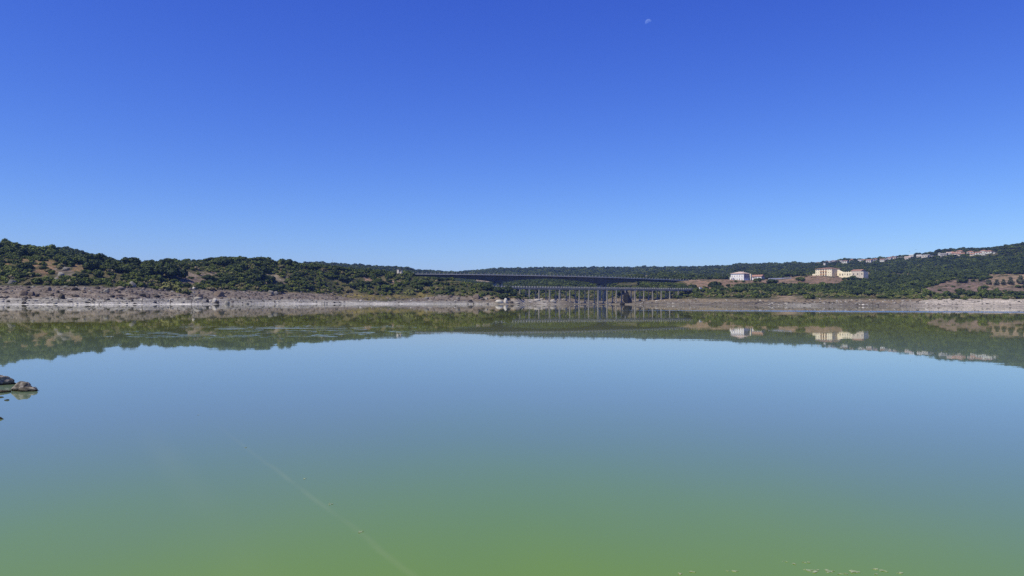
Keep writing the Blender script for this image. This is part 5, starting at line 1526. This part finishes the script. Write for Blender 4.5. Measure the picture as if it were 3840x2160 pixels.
plants = []   # X, Y, Z, px, kind, r, h, tint
X, Y, Z, px, py, wood = candidates(318, 1130, 3.3, -60, 3900, 1.0)
vl = veg_line(px)
dark = fbm(X / 18, Y / 18, 3, 83) + .5
up = np.clip((Z - vl) / 9, 0, 1)
dlow = np.clip((Z - vl) / 1.5, 0, 1)
p_oak = np.clip(.06 + .30 * up + (wood - .5) * .9, .02, .62)
p_oak = np.where(px > 2500, np.clip(p_oak + .22, 0, .75), p_oak)
p_oak = np.where(py > 1096, p_oak * .3, p_oak)
u_ = RNG.random(len(X))
is_oak = u_ < p_oak * .55
is_shr = ~is_oak & (RNG.random(len(X)) < .9 * dlow * np.clip((wood - .2) * 4, .55, 1))
for i in np.where((is_oak | is_shr) & (Z > vl))[0]:
    if is_oak[i]:
        r = float(RNG.uniform(1.8, 3.9) * (1 + .7 * RNG.random() ** 5)) * (1.0 if px[i] < 1950 else 1.12); h = r * float(RNG.uniform(.95, 1.35)); t = float(np.clip(RNG.normal(.22, .16) + (dark[i] - .5) * .5, 0, .7)); kd = 0
        if px[i] < 270 and Y[i] > 440: t = min(t + .2, .7); h *= 1.1
    else:
        r = float(RNG.uniform(1.2, 2.9)); h = r * float(RNG.uniform(.7, 1.1)); t = float(np.clip(RNG.normal(.38, .22) + (dark[i] - .5) * .7 + .16 - .26 * up[i], 0, 1)); kd = 1
        if RNG.random() < .10: t = float(RNG.uniform(.8, 1.0))
    if 1290 < px[i] < 1520 and py[i] > 1082: t = max(t, .55)
    if any(abs(px[i] - a) < c * .7 and 0 < Y[i] - b_ < 14 for a, b_, c in taken): continue
    if abs(px[i] - 1495) < 20 and hb.y - 130 < Y[i] < hb.y + 4:                   # the hut looks out over low scrub
        if project(np.array(X[i]), np.array(Y[i]), np.array(Z[i] + h))[1] < 1020: continue
    if 1540 < px[i] < 2625 and Y[i] < 880:                                         # roadside growth is kept below both decks
        dk = np.interp(px[i], [1505, 1869, 2260, 2609, 2680], [1026.6, 1030.2, 1039, 1053.6, 1057.5]) + (9 if px[i] > 2400 or px[i] < 1700 else 26)
        ht = project(np.array(X[i]), np.array(Y[i]), np.array(Z[i] + h))[1]
        if ht < dk:
            h = max(float(at(px[i], dk, Y[i]).z - Z[i]), 0)
            if h < .8: continue
            r = min(r, h * 1.3)
    plants.append((X[i], Y[i], Z[i], px[i], kd, r, h, t))
A = np.array(plants)
# who can be seen: the top must rise above all the ground in front of it
tx, ty = project(A[:, 0], A[:, 1], A[:, 2] + A[:, 6])
vis = (ty < horizon_at(A[:, 3], A[:, 1] - 4) - 1.0) & (A[:, 3] > 2) & (A[:, 3] < 3838)
app = A[:, 5] * A[:, 6] / A[:, 1] ** 2
A = np.concatenate([A, vis[:, None], app[:, None]], 1)
print('near plants', len(A), 'visible', int(vis.sum()), 'oaks', int((A[:, 4] == 0).sum()))

ZT = [(0, 280, 318, 460, 'on the far left slope by the grey outcrops'), (0, 280, 460, 1130, 'on the far left hilltop'), (280, 660, 318, 470, 'on the left slope under the broad skyline oak'),
      (280, 660, 470, 1130, 'along the left hill skyline'), (660, 1000, 318, 520, 'low on the left hill around the grey dry scrub'), (660, 1000, 520, 1130, 'high on the left hill above the dry scrub'),
      (1000, 1340, 318, 575, 'low on the hill left of the yellow grass'), (1000, 1340, 575, 1130, 'on the hill crest left of the hut'), (1340, 1640, 318, 602, 'behind the yellow grass'), (1340, 1640, 602, 1130, 'on the slope below the hut'),
      (1640, 1960, 318, 1130, 'on the headland beside the low bridge'), (1960, 2330, 318, 1130, 'on the far bank behind the bridges'), (2330, 2640, 318, 1130, 'on the right bank where both bridges end'),
      (2640, 2900, 318, 1130, 'in the wood below the white villa'), (2900, 3170, 318, 820, 'in the wood below the bare brown bluff'), (2900, 3170, 820, 1130, 'near the cream apartment block'),
      (3170, 3430, 318, 800, 'in the low right bank wood below the pinkish wing'), (3170, 3430, 800, 1130, 'on the right slope under the village'), (3430, 3840, 318, 850, 'around the brown field on the right'), (3430, 3840, 850, 1130, 'on the right hill below the red roofs')]


def zone(px_, Y_):
    for a, b_, c, d, w_ in ZT:
        if a <= px_ < b_ and c <= Y_ < d: return w_
    return 'on the far shore'


single = np.zeros(len(A), bool)
for kd, cap in ((0, 235), (1, 275)):
    idx = np.where((A[:, 4] == kd) & (A[:, 8] > 0))[0]
    single[idx[np.argsort(-A[idx, 9])][:cap]] = True
q = np.quantile(A[single, 9], [.45, .8])
for i in np.where(single)[0]:
    X_i, Y_i, Z_i, px_i, kd, r, h, t, _v, ap = A[i]
    size = 'small' if ap < q[0] else ('mid-sized' if ap < q[1] else 'large')
    hue = ('very dark', 'dark green', 'mid green', 'light green')[min(int(t / .17), 3)] if kd == 0 else (('dark green', 'mid green', 'yellow-green', 'grey-brown dry')[0 if t < .22 else 1 if t < .5 else 2 if t < .78 else 3])
    nm = 'oak' if kd == 0 else 'shrub'
    w_ = zone(px_i, Y_i)
    tree(int(kd), X_i, Y_i, r, h, t, f'{size} {hue} {nm} {w_}', f'{size} {hue} {nm}s {w_}')

# everything farther or smaller: woodland and scrub as masses
rest = A[~single]
far = []
for Y0, Y1, sp, pr in ((1130, 1500, 7.0, (2.6, 4.6)), (1500, 2350, 10.5, (3.6, 8.0))):
    X, Y, Z, px, py, wood = candidates(Y0, Y1, sp, -60, 3900, .93)
    r = RNG.uniform(*pr, len(X)); h = r * RNG.uniform(.6, 1.35, len(X))
    hz = horizon_at(px, Y - 10); _a, ty = project(X, Y, Z + h)
    k_ = ty < hz + .3
    # leave the village streets open
    far.append(np.stack([X, Y, Z, px, 0 * X, r, h, np.clip(RNG.normal(.2, .24, len(X)) + (wood - .5) * .8, 0, .9), 0 * X, 0 * X], -1)[k_])
far = np.concatenate(far)
vill = [o for o in C.objects if o.get('group') == 'houses of the hilltop village' or o.name in ('church',)]
hp = np.array([o.location[:] for o in vill]); hpx = 1920 + FPX * hp[:, 0] / hp[:, 1]
block = np.zeros(len(far), bool)
for (hx, hy, hz_), hq in zip(hp, hpx):
    block |= (np.abs(far[:, 3] - hq) < 16) & (far[:, 1] > hy - 26) & (far[:, 1] < hy + 14)
far = far[~block]
# nothing may stand in front of the villa, the cream block or on the bridges
def clear(B):
    k_ = np.ones(len(B), bool)
    for a, b_, c, d in ((2730, 2985, 868, 960), (3040, 3260, 930, 1040)):
        k_ &= ~((B[:, 3] > a) & (B[:, 3] < b_) & (B[:, 1] > c) & (B[:, 1] < d))
    return B[k_]
src_o = [next(o for o in C.objects if o.name.startswith('crown') and o.data == OAK[k]) for k in range(6)]
src_s = [next((o for o in C.objects if o.name.startswith('shrub') and o.data == SHR[k])) for k in range(5)]
for nm, B, srcs, sy in (('woodland', clear(np.concatenate([rest[rest[:, 4] == 0], far])), src_o, 1 / 1.45), ('scrub', clear(rest[rest[:, 4] == 1]), src_s, 1 / .95)):
    n_ = len(B)
    P = np.stack([B[:, 0], B[:, 1], B[:, 2] - .12 * B[:, 6]], -1)
    S = np.stack([B[:, 5], B[:, 5] * RNG.uniform(.85, 1.15, n_), B[:, 6] * sy], -1)
    Rr = np.stack([np.zeros(n_), np.zeros(n_), RNG.uniform(0, 6.28, n_)], -1)
    tag(scatter(nm, P, S, Rr, RNG.integers(0, len(srcs), n_), B[:, 7], srcs), kind='stuff')
    print(nm, n_)

# ------------------------------------------------------------------ air between here and the far ridge
m, n, l, b = new_mat('haze_air'); n.remove(b)
pv = n.new('ShaderNodeVolumePrincipled')
pv.inputs['Color'].default_value = (.22, .40, 1.0, 1); pv.inputs['Density'].default_value = .00009; pv.inputs['Anisotropy'].default_value = .1
l.new(pv.outputs[0], n['Material Output'].inputs['Volume'])
hz = MB().box((0, 2050, 72), (8600, 4700, 156)).build('haze', m)
tag(hz, kind='stuff')
